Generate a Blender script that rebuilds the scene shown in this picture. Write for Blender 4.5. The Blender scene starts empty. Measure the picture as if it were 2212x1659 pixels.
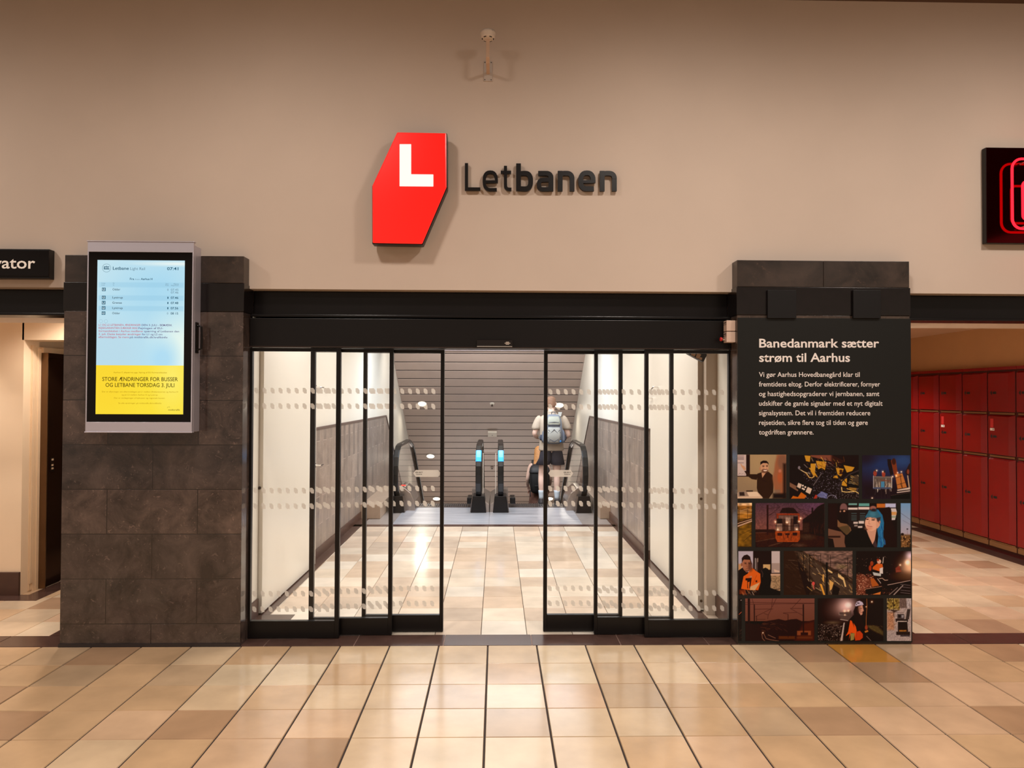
import bpy, bmesh, math, random
import numpy as np
from mathutils import Vector, Matrix

random.seed(7)
SC = bpy.context.scene
COL = SC.collection
PI = math.pi

# ---------------------------------------------------------------- camera
F, YAW, PITCH, ROLL, H = 1571.73, .0210122, .0161509, .0038178, 1.7365
_r0 = np.array([math.cos(YAW), -math.sin(YAW), 0])
FW = np.array([math.sin(YAW) * math.cos(PITCH), math.cos(YAW) * math.cos(PITCH), math.sin(PITCH)])
_u0 = np.cross(_r0, FW)
RT = _r0 * math.cos(ROLL) + _u0 * math.sin(ROLL)
UP = -_r0 * math.sin(ROLL) + _u0 * math.cos(ROLL)
cam = bpy.data.cameras.new('camera')
cam.sensor_width = 36
cam.lens = F / 2212 * 36
cam.clip_end = 200
camo = bpy.data.objects.new('camera', cam)
COL.objects.link(camo)
M = Matrix(((RT[0], UP[0], -FW[0], 0), (RT[1], UP[1], -FW[1], 0), (RT[2], UP[2], -FW[2], H), (0, 0, 0, 1)))
camo.matrix_world = M
SC.camera = camo

# ---------------------------------------------------------------- world, exposure, lights
vs = SC.view_settings
vs.view_transform = 'Standard'
vs.look = 'None'
vs.gamma = 1
vs.use_curve_mapping = False
vs.exposure = 0.0
SC.cycles.max_bounces = 10
SC.cycles.transparent_max_bounces = 24
SC.cycles.caustics_reflective = False
SC.cycles.caustics_refractive = False
SC.cycles.sample_clamp_indirect = 6
SC.cycles.use_denoising = True
W = bpy.data.worlds.new('world')
SC.world = W
W.use_nodes = True
W.node_tree.nodes['Background'].inputs[0].default_value = (1, .76, .58, 1)
W.node_tree.nodes['Background'].inputs[1].default_value = .40

WARM = (1, .895, .80)
def lamp(name, kind, loc, power, col=WARM, size=.2, sizey=None, look=None, spot=None, blend=.6):
    l = bpy.data.lights.new(name, kind)
    l.energy = power
    l.color = col
    if kind == 'AREA':
        l.shape = 'RECTANGLE' if sizey else 'DISK'
        l.size = size
        if sizey: l.size_y = sizey
    else:
        l.shadow_soft_size = size
    if kind == 'SPOT':
        l.spot_size = math.radians(spot)
        l.spot_blend = blend
    o = bpy.data.objects.new(name, l)
    COL.objects.link(o)
    o.location = loc
    if look:
        d = Vector(look) - Vector(loc)
        o.rotation_euler = d.to_track_quat('-Z', 'Y').to_euler()
    return o

# concourse ceiling: a row of warm downlights in front of the wall, a second row further out
for x, p_ in ((-4.5, 200), (-1.5, 188), (1.3, 228), (3.7, 240)):
    lamp('ceiling_downlight', 'SPOT', (x, 3.15, 4.55), p_, WARM, .18, look=(x, 4.25, 0), spot=164, blend=1)
for x in (-5, -2, 1, 4):
    lamp('ceiling_downlight', 'SPOT', (x, .6, 4.55), 200, WARM, .14, look=(x, .9, 0), spot=140, blend=.6)
for x in (-3.5, 0, 3.5):
    lamp('ceiling_downlight', 'SPOT', (x, -2.4, 4.55), 200, WARM, .12, look=(x, -2.2, 0), spot=140, blend=.6)
# vestibule: neutral white ceiling panels
NEUT = (1, .985, .97)
for y in (6.6, 8.4, 10.2):
    lamp('vestibule_area_light', 'AREA', (-.12, y, 2.68), 42, NEUT, 2.8, 1.3, look=(-.12, y, 0))
lamp('vestibule_area_light', 'AREA', (-.12, 10.9, 2.66), 75, (.74, .87, 1), 2.6, .4, look=(-.12, 11.6, 0))  # added cool light that gives the landing plate its bluish sheen
lamp('slope_fill_above', 'AREA', (-.12, 12.3, 2.64), 44, (1, .95, .9), 2.8, .3, look=(-.12, 15.6, -.6))  # added fill aimed at the slatted slope, no fitting behind it
lamp('slope_fill_below', 'AREA', (-.12, 17.6, -2.3), 30, (1, .93, .87), 3.2, .8, look=(-.12, 15.2, .6))  # added upward fill, stands in for light off the lower floor
# lift alcove and locker room
lamp('alcove_downlight', 'SPOT', (-3.3, 6.0, 2.55), 80, WARM, .05, look=(-3.5, 6.2, 0), spot=140, blend=.5)
lamp('alcove_downlight', 'SPOT', (-5.0, 5.82, 2.55), 75, WARM, .05, look=(-5.2, 5.9, 0), spot=120, blend=.5)
lamp('locker_room_downlight', 'SPOT', (4.3, 9.6, 2.5), 90, WARM, .06, look=(4.4, 9.6, 0), spot=130, blend=.4)
lamp('locker_room_downlight', 'SPOT', (3.9, 7.6, 2.5), 165, WARM, .1, look=(3.9, 7.6, 0), spot=86, blend=.6)
lamp('locker_room_downlight', 'SPOT', (3.5, 6.1, 2.5), 95, WARM, .06, look=(3.2, 6.6, 0), spot=130, blend=.4)

# ---------------------------------------------------------------- pixel helpers (2212 x 1659)
def ray(x, y): return FW * F + RT * (x - 1106) - UP * (y - 829.5)
def at(x, y, Y):
    d = ray(x, y)
    p = d / d[1] * Y
    return Vector((p[0], Y, p[2] + H))
def at_x(x, y, X):
    d = ray(x, y)
    p = d / d[0] * X
    return Vector((X, p[1], p[2] + H))
def at_floor(x, y, z=0):
    d = ray(x, y)
    p = d / d[2] * (z - H)
    return Vector((p[0], p[1], z))

# ---------------------------------------------------------------- colour and materials
def lin(c):
    c = c / 255.
    return c / 12.92 if c <= .04045 else ((c + .055) / 1.055) ** 2.4
def rgb(r, g, b): return (lin(r), lin(g), lin(b), 1)
MATS = {}
def mat(name, col=(128, 128, 128), rough=.5, metal=0., spec=.5, emit=None, es=1., coat=0., noise=0., nscale=8., bump=0., attr=None, alpha=1.):
    if name in MATS: return MATS[name]
    m = bpy.data.materials.new(name)
    m.use_nodes = True
    nt = m.node_tree
    b = nt.nodes['Principled BSDF']
    c = rgb(*col)
    b.inputs['Base Color'].default_value = c
    b.inputs['Roughness'].default_value = rough
    b.inputs['Metallic'].default_value = metal
    b.inputs['Specular IOR Level'].default_value = spec
    b.inputs['Coat Weight'].default_value = coat
    b.inputs['Coat Roughness'].default_value = .08
    b.inputs['Alpha'].default_value = alpha
    if emit:
        b.inputs['Emission Color'].default_value = rgb(*emit)
        b.inputs['Emission Strength'].default_value = es
    src = None
    if attr:
        a = nt.nodes.new('ShaderNodeAttribute')
        a.attribute_name = attr
        src = a.outputs['Color']
        nt.links.new(src, b.inputs['Base Color'])
    if noise or bump:
        tc = nt.nodes.new('ShaderNodeTexCoord')
        n = nt.nodes.new('ShaderNodeTexNoise')
        n.inputs['Scale'].default_value = nscale
        n.inputs['Detail'].default_value = 6
        nt.links.new(tc.outputs['Object'], n.inputs['Vector'])
        if noise:
            mr = nt.nodes.new('ShaderNodeMapRange')
            mr.inputs[1].default_value = .25
            mr.inputs[2].default_value = .75
            mr.inputs[3].default_value = 1 - noise
            mr.inputs[4].default_value = 1 + noise
            nt.links.new(n.outputs[0], mr.inputs[0])
            mx = nt.nodes.new('ShaderNodeVectorMath')
            mx.operation = 'SCALE'
            if src: nt.links.new(src, mx.inputs[0])
            else: mx.inputs[0].default_value = c[:3]
            nt.links.new(mr.outputs[0], mx.inputs['Scale'])
            nt.links.new(mx.outputs[0], b.inputs['Base Color'])
        if bump:
            bp = nt.nodes.new('ShaderNodeBump')
            bp.inputs['Strength'].default_value = bump
            bp.inputs['Distance'].default_value = .004
            nt.links.new(n.outputs[0], bp.inputs['Height'])
            nt.links.new(bp.outputs[0], b.inputs['Normal'])
    MATS[name] = m
    return m

def emit_mat(name, col=None, strength=1., attr=None):
    m = bpy.data.materials.new(name)
    m.use_nodes = True
    nt = m.node_tree
    nt.nodes.clear()
    e = nt.nodes.new('ShaderNodeEmission')
    o = nt.nodes.new('ShaderNodeOutputMaterial')
    if attr:
        a = nt.nodes.new('ShaderNodeAttribute')
        a.attribute_name = attr
        nt.links.new(a.outputs['Color'], e.inputs[0])
    else:
        e.inputs[0].default_value = rgb(*col)
    e.inputs[1].default_value = strength
    nt.links.new(e.outputs[0], o.inputs[0])
    MATS[name] = m
    return m

def glass_mat(name, tint=(1, 1, 1), refl=1.0, rough=0.0):
    m = bpy.data.materials.new(name)
    m.use_nodes = True
    nt = m.node_tree
    nt.nodes.clear()
    t = nt.nodes.new('ShaderNodeBsdfTransparent')
    t.inputs[0].default_value = (*tint, 1)
    g = nt.nodes.new('ShaderNodeBsdfGlossy')
    g.inputs['Roughness'].default_value = rough
    g.inputs['Color'].default_value = (refl, refl, refl, 1)
    f = nt.nodes.new('ShaderNodeFresnel')
    f.inputs[0].default_value = 1.35
    mx = nt.nodes.new('ShaderNodeMixShader')
    o = nt.nodes.new('ShaderNodeOutputMaterial')
    ge = nt.nodes.new('ShaderNodeNewGeometry')
    iv = nt.nodes.new('ShaderNodeMath'); iv.operation = 'SUBTRACT'; iv.inputs[0].default_value = 1
    ml = nt.nodes.new('ShaderNodeMath'); ml.operation = 'MULTIPLY'
    nt.links.new(ge.outputs['Backfacing'], iv.inputs[1])
    nt.links.new(iv.outputs[0], ml.inputs[0]); nt.links.new(f.outputs[0], ml.inputs[1])
    nt.links.new(ml.outputs[0], mx.inputs[0])
    nt.links.new(t.outputs[0], mx.inputs[1])
    nt.links.new(g.outputs[0], mx.inputs[2])
    nt.links.new(mx.outputs[0], o.inputs[0])
    MATS[name] = m
    return m

def stone_mat(name, dark, light, bw, bh, x0, z0, rough=.3, joint=(38, 30, 27), vert=False):
    """polished slabs in running bond, laid out on x+y and z, with shell-like blotches"""
    m = bpy.data.materials.new(name)
    m.use_nodes = True
    nt = m.node_tree
    N = nt.nodes.new
    L = nt.links.new
    b = nt.nodes['Principled BSDF']
    b.inputs['IOR'].default_value = 1.65
    tc = N('ShaderNodeTexCoord')
    sp = N('ShaderNodeSeparateXYZ')
    L(tc.outputs['Object'], sp.inputs[0])
    ad = N('ShaderNodeMath'); ad.operation = 'ADD'
    L(sp.outputs[0], ad.inputs[0]); L(sp.outputs[1], ad.inputs[1])
    a0 = N('ShaderNodeMath'); a0.operation = 'SUBTRACT'; a0.inputs[1].default_value = x0
    L(ad.outputs[0], a0.inputs[0])
    a1 = N('ShaderNodeMath'); a1.operation = 'SUBTRACT'; a1.inputs[1].default_value = z0
    L(sp.outputs[2], a1.inputs[0])
    cb = N('ShaderNodeCombineXYZ')
    L((a1 if vert else a0).outputs[0], cb.inputs[0]); L((a0 if vert else a1).outputs[0], cb.inputs[1])
    br = N('ShaderNodeTexBrick')
    br.offset = .5
    br.inputs['Scale'].default_value = 1
    br.inputs['Brick Width'].default_value = bw
    br.inputs['Row Height'].default_value = bh
    br.inputs['Mortar Size'].default_value = .003
    br.inputs['Mortar Smooth'].default_value = .1
    br.inputs['Bias'].default_value = 0
    br.inputs['Color1'].default_value = (.72, .72, .72, 1)
    br.inputs['Color2'].default_value = (1.25, 1.2, 1.15, 1)
    L(cb.outputs[0], br.inputs['Vector'])
    n1 = N('ShaderNodeTexNoise'); n1.inputs['Scale'].default_value = 5; n1.inputs['Detail'].default_value = 9
    n1.inputs['Roughness'].default_value = .68; n1.inputs['Distortion'].default_value = .5
    L(tc.outputs['Object'], n1.inputs['Vector'])
    r1 = N('ShaderNodeValToRGB')
    r1.color_ramp.elements[0].position = .36; r1.color_ramp.elements[0].color = rgb(*dark)
    r1.color_ramp.elements[1].position = .72; r1.color_ramp.elements[1].color = rgb(*light)
    L(n1.outputs[0], r1.inputs[0])
    n2 = N('ShaderNodeTexNoise'); n2.inputs['Scale'].default_value = 30; n2.inputs['Detail'].default_value = 5
    n2.inputs['Distortion'].default_value = 1.6
    L(tc.outputs['Object'], n2.inputs['Vector'])
    r2 = N('ShaderNodeValToRGB')
    r2.color_ramp.elements[0].position = .62; r2.color_ramp.elements[0].color = (0, 0, 0, 1)
    r2.color_ramp.elements[1].position = .72; r2.color_ramp.elements[1].color = (.5, .5, .5, 1)
    L(n2.outputs[0], r2.inputs[0])
    m2 = N('ShaderNodeMixRGB'); m2.blend_type = 'MIX'
    L(r2.outputs[0], m2.inputs[0]); L(r1.outputs[0], m2.inputs[1]); m2.inputs[2].default_value = rgb(*[min(255, v * 1.35) for v in light])
    m3 = N('ShaderNodeMixRGB'); m3.blend_type = 'MULTIPLY'; m3.inputs[0].default_value = 1
    L(m2.outputs[0], m3.inputs[1]); L(br.outputs['Color'], m3.inputs[2])
    m4 = N('ShaderNodeMixRGB')
    L(br.outputs['Fac'], m4.inputs[0]); L(m3.outputs[0], m4.inputs[1]); m4.inputs[2].default_value = rgb(*joint)
    L(m4.outputs[0], b.inputs['Base Color'])
    rr = N('ShaderNodeMapRange'); rr.inputs[3].default_value = rough * .7; rr.inputs[4].default_value = rough * 1.5
    L(n1.outputs[0], rr.inputs[0]); L(rr.outputs[0], b.inputs['Roughness'])
    bp = N('ShaderNodeBump'); bp.inputs['Strength'].default_value = .5; bp.inputs['Distance'].default_value = .002; bp.invert = True
    L(br.outputs['Fac'], bp.inputs['Height']); L(bp.outputs[0], b.inputs['Normal'])
    MATS[name] = m
    return m

# ---------------------------------------------------------------- mesh building
class MB:
    def __init__(s):
        s.v = []; s.f = []; s.mi = []; s.mats = []
    def _m(s, m):
        if m not in s.mats: s.mats.append(m)
        return s.mats.index(m)
    def add(s, verts, faces, m=None):
        k = len(s.v)
        s.v += [tuple(v) for v in verts]
        i = s._m(m) if m else 0
        for f in faces:
            s.f.append([k + j for j in f]); s.mi.append(i)
        return s
    def box(s, x0, x1, y0, y1, z0, z1, m=None):
        return s.add([(x, y, z) for x in (x0, x1) for y in (y0, y1) for z in (z0, z1)],
                     [(0, 1, 3, 2), (4, 6, 7, 5), (0, 4, 5, 1), (2, 3, 7, 6), (0, 2, 6, 4), (1, 5, 7, 3)], m)
    def prism(s, pts, a0, a1, axis='y', m=None):
        """outline pts extruded along axis; axis y: pts are (x,z); axis x: (y,z); axis z: (x,y)"""
        n = len(pts)
        def P(p, a):
            return {'y': (p[0], a, p[1]), 'x': (a, p[0], p[1]), 'z': (p[0], p[1], a)}[axis]
        vs_ = [P(p, a0) for p in pts] + [P(p, a1) for p in pts]
        fs = [tuple(range(n)), tuple(range(2 * n - 1, n - 1, -1))]
        fs += [(i, i + n, (i + 1) % n + n, (i + 1) % n) for i in range(n)]
        return s.add(vs_, fs, m)
    def tube(s, path, r, m=None, seg=8, closed=False, cap=True):
        path = [Vector(p) for p in path]
        n = len(path)
        rs = r if isinstance(r, (list, tuple)) else [r] * n
        rings = []
        up = None
        for i, p in enumerate(path):
            a = path[(i - 1) % n] if (closed or i) else p
            c = path[(i + 1) % n] if (closed or i < n - 1) else p
            t = (c - a).normalized()
            if up is None:
                up = Vector((0, 0, 1)) if abs(t.z) < .9 else Vector((1, 0, 0))
            u = (up - t * up.dot(t)).normalized()
            w = t.cross(u)
            up = u
            rings.append([p + (u * math.cos(q) + w * math.sin(q)) * rs[i] for q in (2 * PI * k / seg for k in range(seg))])
        vs_ = [v for ring in rings for v in ring]
        fs = []
        for i in range(n if closed else n - 1):
            j = (i + 1) % n
            for k in range(seg):
                l = (k + 1) % seg
                fs.append((i * seg + k, i * seg + l, j * seg + l, j * seg + k))
        if cap and not closed:
            fs.append(tuple(range(seg - 1, -1, -1)))
            fs.append(tuple((n - 1) * seg + k for k in range(seg)))
        return s.add(vs_, fs, m)
    def sweep(s, path, prof, side, m=None, cap=True):
        """rectangular/any profile (list of (a,b)) swept along path; a along 'side' vector, b along normal"""
        path = [Vector(p) for p in path]
        side = Vector(side)
        n = len(path); q = len(prof)
        vs_ = []
        for i, p in enumerate(path):
            a = path[max(i - 1, 0)]; c = path[min(i + 1, n - 1)]
            t = (c - a).normalized()
            nn = side.cross(t).normalized()
            vs_ += [p + side * u + nn * w for u, w in prof]
        fs = []
        for i in range(n - 1):
            for k in range(q):
                l = (k + 1) % q
                fs.append((i * q + k, i * q + l, (i + 1) * q + l, (i + 1) * q + k))
        if cap:
            fs.append(tuple(range(q - 1, -1, -1)))
            fs.append(tuple((n - 1) * q + k for k in range(q)))
        return s.add(vs_, fs, m)
    def lathe(s, prof, origin, axis='z', m=None, seg=24, dirv=None):
        o = Vector(origin)
        ax = Vector(dirv).normalized() if dirv is not None else {'x': Vector((1, 0, 0)), 'y': Vector((0, 1, 0)), 'z': Vector((0, 0, 1))}[axis]
        t = Vector((1, 0, 0)) if abs(ax.x) < .8 else Vector((0, 0, 1))
        u = (t - ax * t.dot(ax)).normalized(); w = ax.cross(u)
        vs_ = []
        for r, h in prof:
            vs_ += [o + ax * h + (u * math.cos(2 * PI * k / seg) + w * math.sin(2 * PI * k / seg)) * r for k in range(seg)]
        fs = []
        for i in range(len(prof) - 1):
            for k in range(seg):
                l = (k + 1) % seg
                fs.append((i * seg + k, i * seg + l, (i + 1) * seg + l, (i + 1) * seg + k))
        fs.append(tuple(range(seg - 1, -1, -1)))
        fs.append(tuple((len(prof) - 1) * seg + k for k in range(seg)))
        return s.add(vs_, fs, m)
    def loft(s, rings, m=None, seg=20, cap=True):
        """rings: (cx,cy,cz,rx,ry[,power]) horizontal super-ellipses"""
        vs_ = []
        for R in rings:
            cx, cy, cz, rx, ry = R[:5]
            p = R[5] if len(R) > 5 else 2
            for k in range(seg):
                a = 2 * PI * k / seg
                ca, sa = math.cos(a), math.sin(a)
                vs_.append((cx + rx * math.copysign(abs(ca) ** (2 / p), ca), cy + ry * math.copysign(abs(sa) ** (2 / p), sa), cz))
        fs = []
        for i in range(len(rings) - 1):
            for k in range(seg):
                l = (k + 1) % seg
                fs.append((i * seg + k, i * seg + l, (i + 1) * seg + l, (i + 1) * seg + k))
        if cap:
            fs.append(tuple(range(seg - 1, -1, -1)))
            fs.append(tuple((len(rings) - 1) * seg + k for k in range(seg)))
        return s.add(vs_, fs, m)
    def build(s, name, m=None, parent=None, bevel=0, smooth=False, sub=0, fix=True):
        me = bpy.data.meshes.new(name)
        me.from_pydata(s.v, [], s.f)
        ms = s.mats if s.mats else [m]
        for x in ms: me.materials.append(x)
        if s.mats:
            me.polygons.foreach_set('material_index', s.mi)
        if fix:
            bm = bmesh.new(); bm.from_mesh(me)
            bmesh.ops.recalc_face_normals(bm, faces=bm.faces)
            bm.to_mesh(me); bm.free()
        if smooth:
            me.polygons.foreach_set('use_smooth', [True] * len(me.polygons))
        me.update()
        o = bpy.data.objects.new(name, me)
        COL.objects.link(o)
        if parent:
            put_under(o, parent)
        if bevel:
            b = o.modifiers.new('b', 'BEVEL'); b.width = bevel; b.segments = 2; b.limit_method = 'ANGLE'; b.angle_limit = math.radians(40)
        if sub:
            b = o.modifiers.new('s', 'SUBSURF'); b.levels = sub; b.render_levels = sub
        return o

WLOC = {}
def put_under(o, parent):
    o.parent = parent
    if parent.name not in WLOC: WLOC[parent.name] = Vector((0, 0, 0))
    o.matrix_parent_inverse = Matrix.Translation(-WLOC[parent.name])
    WLOC[o.name] = Vector((0, 0, 0))
def thing(name, label, cat, loc=(0, 0, 0), group=None):
    o = bpy.data.objects.new(name, None)
    COL.objects.link(o)
    o.empty_display_size = .1
    o.location = loc
    WLOC[o.name] = Vector(loc)
    o['label'] = label; o['category'] = cat
    if group: o['group'] = group
    return o
def tag(o, label, cat, group=None):
    o['label'] = label; o['category'] = cat
    if group: o['group'] = group
    return o
def struct(o):
    o['kind'] = 'structure'
    return o

def text_obj(name, body, m, parent, p0, p1, cap_px=None, cap=None, align='fit', depth=.0006, bold=0., axis_y=None, right=None, up=None):
    """lettering standing on the baseline p0 -> p1 (fitted to that width), capital height 'cap' metres"""
    cu = bpy.data.curves.new(name, 'FONT')
    cu.body = body
    cu.size = 1
    cu.offset = bold
    cu.resolution_u = 3
    cu.extrude = 0
    tmp = bpy.data.objects.new('tmp', cu)
    COL.objects.link(tmp)
    dg = bpy.context.evaluated_depsgraph_get()
    me = bpy.data.meshes.new_from_object(tmp.evaluated_get(dg))
    bpy.data.objects.remove(tmp); bpy.data.curves.remove(cu)
    n = len(me.vertices)
    co = np.zeros(n * 3); me.vertices.foreach_get('co', co); co = co.reshape(-1, 3)
    p0 = Vector(p0); p1 = Vector(p1)
    rt = (p1 - p0); wid = rt.length; rt = rt.normalized()
    upv = Vector(up) if up else Vector((0, 0, 1))
    x0, x1 = co[:, 0].min(), co[:, 0].max()
    sx = wid / (x1 - x0)
    sy = cap / .69 if cap else sx
    nrm = rt.cross(upv)
    out = []
    for x, y, z in co:
        out.append(p0 + rt * ((x - x0) * sx) + upv * (y * sy) + nrm * depth)
    me.vertices.foreach_set('co', np.array(out).ravel())
    me.materials.clear(); me.materials.append(m)
    me.name = name
    me.update()
    o = bpy.data.objects.new(name, me)
    COL.objects.link(o)
    if parent: put_under(o, parent)
    return o

# ---------------------------------------------------------------- picture painting (printed photographs)
class Cv:
    def __init__(s, x0, y0, x1, y1, n):
        s.r = (x0, y0, x1, y1)
        s.w = n; s.h = max(4, int(round(n * (y1 - y0) / (x1 - x0))))
        gx = np.linspace(x0, x1, s.w); gy = np.linspace(y0, y1, s.h)
        s.X, s.Y = np.meshgrid(gx, gy)
        s.px = (x1 - x0) / s.w
        s.c = np.zeros((s.h, s.w, 3)); s.gain = 1.
        s.rs = np.random.RandomState(int(abs(x0) + abs(y1) * 3) % 9999)
    def _mix(s, a, col, op=1.):
        a = (a * op)[..., None]
        s.c = s.c * (1 - a) + np.array(col) / 255. * a
        return s
    def fill(s, col):
        s.c[:] = np.array(col) / 255.; return s
    def grad(s, top, bot, y0=None, y1=None):
        y0 = s.r[1] if y0 is None else y0; y1 = s.r[3] if y1 is None else y1
        t = np.clip((s.Y - y0) / (y1 - y0), 0, 1)[..., None]
        m = ((s.Y >= y0) & (s.Y <= y1))[..., None]
        s.c = np.where(m, np.array(top) / 255. * (1 - t) + np.array(bot) / 255. * t, s.c); return s
    def _seg(s, a, b):
        dx, dy = b[0] - a[0], b[1] - a[1]
        L = dx * dx + dy * dy + 1e-9
        t = np.clip(((s.X - a[0]) * dx + (s.Y - a[1]) * dy) / L, 0, 1)
        return np.hypot(s.X - a[0] - t * dx, s.Y - a[1] - t * dy)
    def poly(s, pts, col, blur=0, op=1.):
        d = np.full(s.X.shape, 1e9); ins = np.zeros(s.X.shape, bool)
        n = len(pts)
        for i in range(n):
            a, b = pts[i], pts[(i + 1) % n]
            d = np.minimum(d, s._seg(a, b))
            if a[1] != b[1]:
                c = ((a[1] > s.Y) != (b[1] > s.Y)) & (s.X < (b[0] - a[0]) * (s.Y - a[1]) / (b[1] - a[1]) + a[0])
                ins ^= c
        sd = np.where(ins, -d, d)
        return s._mix(np.clip(.5 - sd / max(blur, s.px), 0, 1), col, op)
    def rect(s, x0, y0, x1, y1, col, blur=0, op=1.):
        return s.poly([(x0, y0), (x1, y0), (x1, y1), (x0, y1)], col, blur, op)
    def line(s, pts, w, col, op=1., blur=0):
        d = np.full(s.X.shape, 1e9)
        for a, b in zip(pts[:-1], pts[1:]): d = np.minimum(d, s._seg(a, b))
        return s._mix(np.clip(.5 - (d - w / 2) / max(blur, s.px), 0, 1) * min(1, w / s.px), col, op)
    def ell(s, cx, cy, rx, ry, col, blur=0, op=1., rot=0):
        c_, s_ = math.cos(rot), math.sin(rot)
        u = ((s.X - cx) * c_ + (s.Y - cy) * s_) / rx; v = (-(s.X - cx) * s_ + (s.Y - cy) * c_) / ry
        sd = (np.hypot(u, v) - 1) * min(rx, ry)
        return s._mix(np.clip(.5 - sd / max(blur, s.px), 0, 1), col, op)
    def glow(s, cx, cy, r, col, k=1.):
        g = np.exp(-((s.X - cx) ** 2 + (s.Y - cy) ** 2) / r ** 2)[..., None] * k
        s.c = np.clip(s.c + np.array(col) / 255. * g, 0, 1); return s
    def lamp(s, cx, cy, r=18):
        return s.glow(cx, cy, r * 2.4, (200, 150, 100), .6).ell(cx, cy, r, r, (255, 246, 228), r)
    def noise(s, scale, amp, poly=None, aniso=(1, 1)):
        nx = int((s.r[2] - s.r[0]) / scale / aniso[0]) + 3; ny = int((s.r[3] - s.r[1]) / scale / aniso[1]) + 3
        g = s.rs.rand(ny, nx) - .5
        fx = (s.X - s.r[0]) / scale / aniso[0]; fy = (s.Y - s.r[1]) / scale / aniso[1]
        ix = np.minimum(fx.astype(int), nx - 2); iy = np.minimum(fy.astype(int), ny - 2)
        tx, ty = fx - ix, fy - iy
        v = (g[iy, ix] * (1 - tx) + g[iy, ix + 1] * tx) * (1 - ty) + (g[iy + 1, ix] * (1 - tx) + g[iy + 1, ix + 1] * tx) * ty
        k = np.ones(s.X.shape)
        if poly is not None:
            x0, y0, x1, y1 = poly
            k = ((s.X > x0) & (s.X < x1) & (s.Y > y0) & (s.Y < y1)) * 1.
        s.c = np.clip(s.c * (1 + (v * amp * 2 * k)[..., None]), 0, 1); return s
    def dots(s, n, box, cols, r=(4, 9), op=.9):
        for _ in range(n):
            x = s.rs.uniform(box[0], box[2]); y = s.rs.uniform(box[1], box[3])
            rr = s.rs.uniform(*r)
            s.ell(x, y, rr, rr, cols[s.rs.randint(len(cols))], 0, op * s.rs.uniform(.4, 1))
        return s
    def strokes(s, n, box, cols, ang, ln=(30, 90), w=(3, 8), op=.8):
        for _ in range(n):
            x = s.rs.uniform(box[0], box[2]); y = s.rs.uniform(box[1], box[3])
            a = ang + s.rs.uniform(-.35, .35); l = s.rs.uniform(*ln)
            s.line([(x, y), (x + l * math.cos(a), y + l * math.sin(a))], s.rs.uniform(*w), cols[s.rs.randint(len(cols))], op * s.rs.uniform(.4, 1))
        return s
    def build(s, name, m, parent, org, k, Y):
        """org: picture pixel of (0,0), k: units per picture pixel; a flat printed sheet at depth Y"""
        x0, y0, x1, y1 = s.r
        c = [at(org[0] + x / k, org[1] + y / k, Y) for x, y in ((x0, y0), (x1, y0), (x0, y1), (x1, y1))]
        return s.sheet(name, m, parent, c)
    def sheet(s, name, m, parent, c):
        c = [np.array(p) for p in c]
        t = np.linspace(0, 1, s.w)[None, :, None]; q = np.linspace(0, 1, s.h)[:, None, None]
        V = (c[0] * (1 - t) + c[1] * t) * (1 - q) + (c[2] * (1 - t) + c[3] * t) * q
        V = V.reshape(-1, 3)
        i = (np.arange(s.h - 1)[:, None] * s.w + np.arange(s.w - 1)[None, :]).ravel()
        Fq = np.stack([i + s.w, i + s.w + 1, i + 1, i], 1)
        me = bpy.data.meshes.new(name)
        me.vertices.add(len(V)); me.vertices.foreach_set('co', V.ravel())
        me.loops.add(len(Fq) * 4); me.loops.foreach_set('vertex_index', Fq.ravel().astype(np.int32))
        me.polygons.add(len(Fq)); me.polygons.foreach_set('loop_start', np.arange(0, len(Fq) * 4, 4, dtype=np.int32))
        try: me.polygons.foreach_set('loop_total', np.full(len(Fq), 4, dtype=np.int32))
        except Exception: pass
        me.update(calc_edges=True)
        a = me.color_attributes.new('Col', 'FLOAT_COLOR', 'POINT')
        g = np.clip(s.c, 0, 1)
        l = np.where(g <= .04045, g / 12.92, ((g + .055) / 1.055) ** 2.4).reshape(-1, 3)
        if m.name == 'photo_print': l = np.clip(l * 1.06 - .006, .0006, 1)
        a.data.foreach_set('color', np.concatenate([l, np.ones((len(l), 1))], 1).ravel().astype(np.float32))
        me.materials.append(m)
        o = bpy.data.objects.new(name, me)
        COL.objects.link(o)
        if parent: put_under(o, parent)
        return o

# ================================================================ SETTING
cream = mat('cream_wall_paint', (206, 188, 173), .75, noise=.05, nscale=1.3, bump=.05)
white = mat('white_wall_paint', (226, 220, 208), .45, noise=.03, nscale=2)
ceilm = mat('brown_ceiling_paint', (92, 70, 56), .9, noise=.05)
black = mat('black_powder_coat', (11, 7, 7), .34, spec=.35, noise=.1, nscale=4)
steelb = mat('dark_painted_steel', (13, 9, 10), .28, spec=.35, noise=.25, nscale=2.5)
brownst = mat('brown_floor_stone', (78, 56, 49), .22, noise=.25, nscale=12)
brownsk = mat('brown_skirting', (74, 46, 36), .35, noise=.15, nscale=6)
chrome = mat('chrome', (225, 222, 218), .12, 1)
steel = mat('brushed_steel', (170, 166, 166), .34, 1, noise=.12, nscale=14)
alu = mat('silver_aluminium', (206, 202, 214), .38, .6)
rubber = mat('black_rubber', (13, 9, 8), .3, spec=.4)
glass = glass_mat('clear_glass')
grout = mat('dark_grout', (46, 33, 28), .9)

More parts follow.
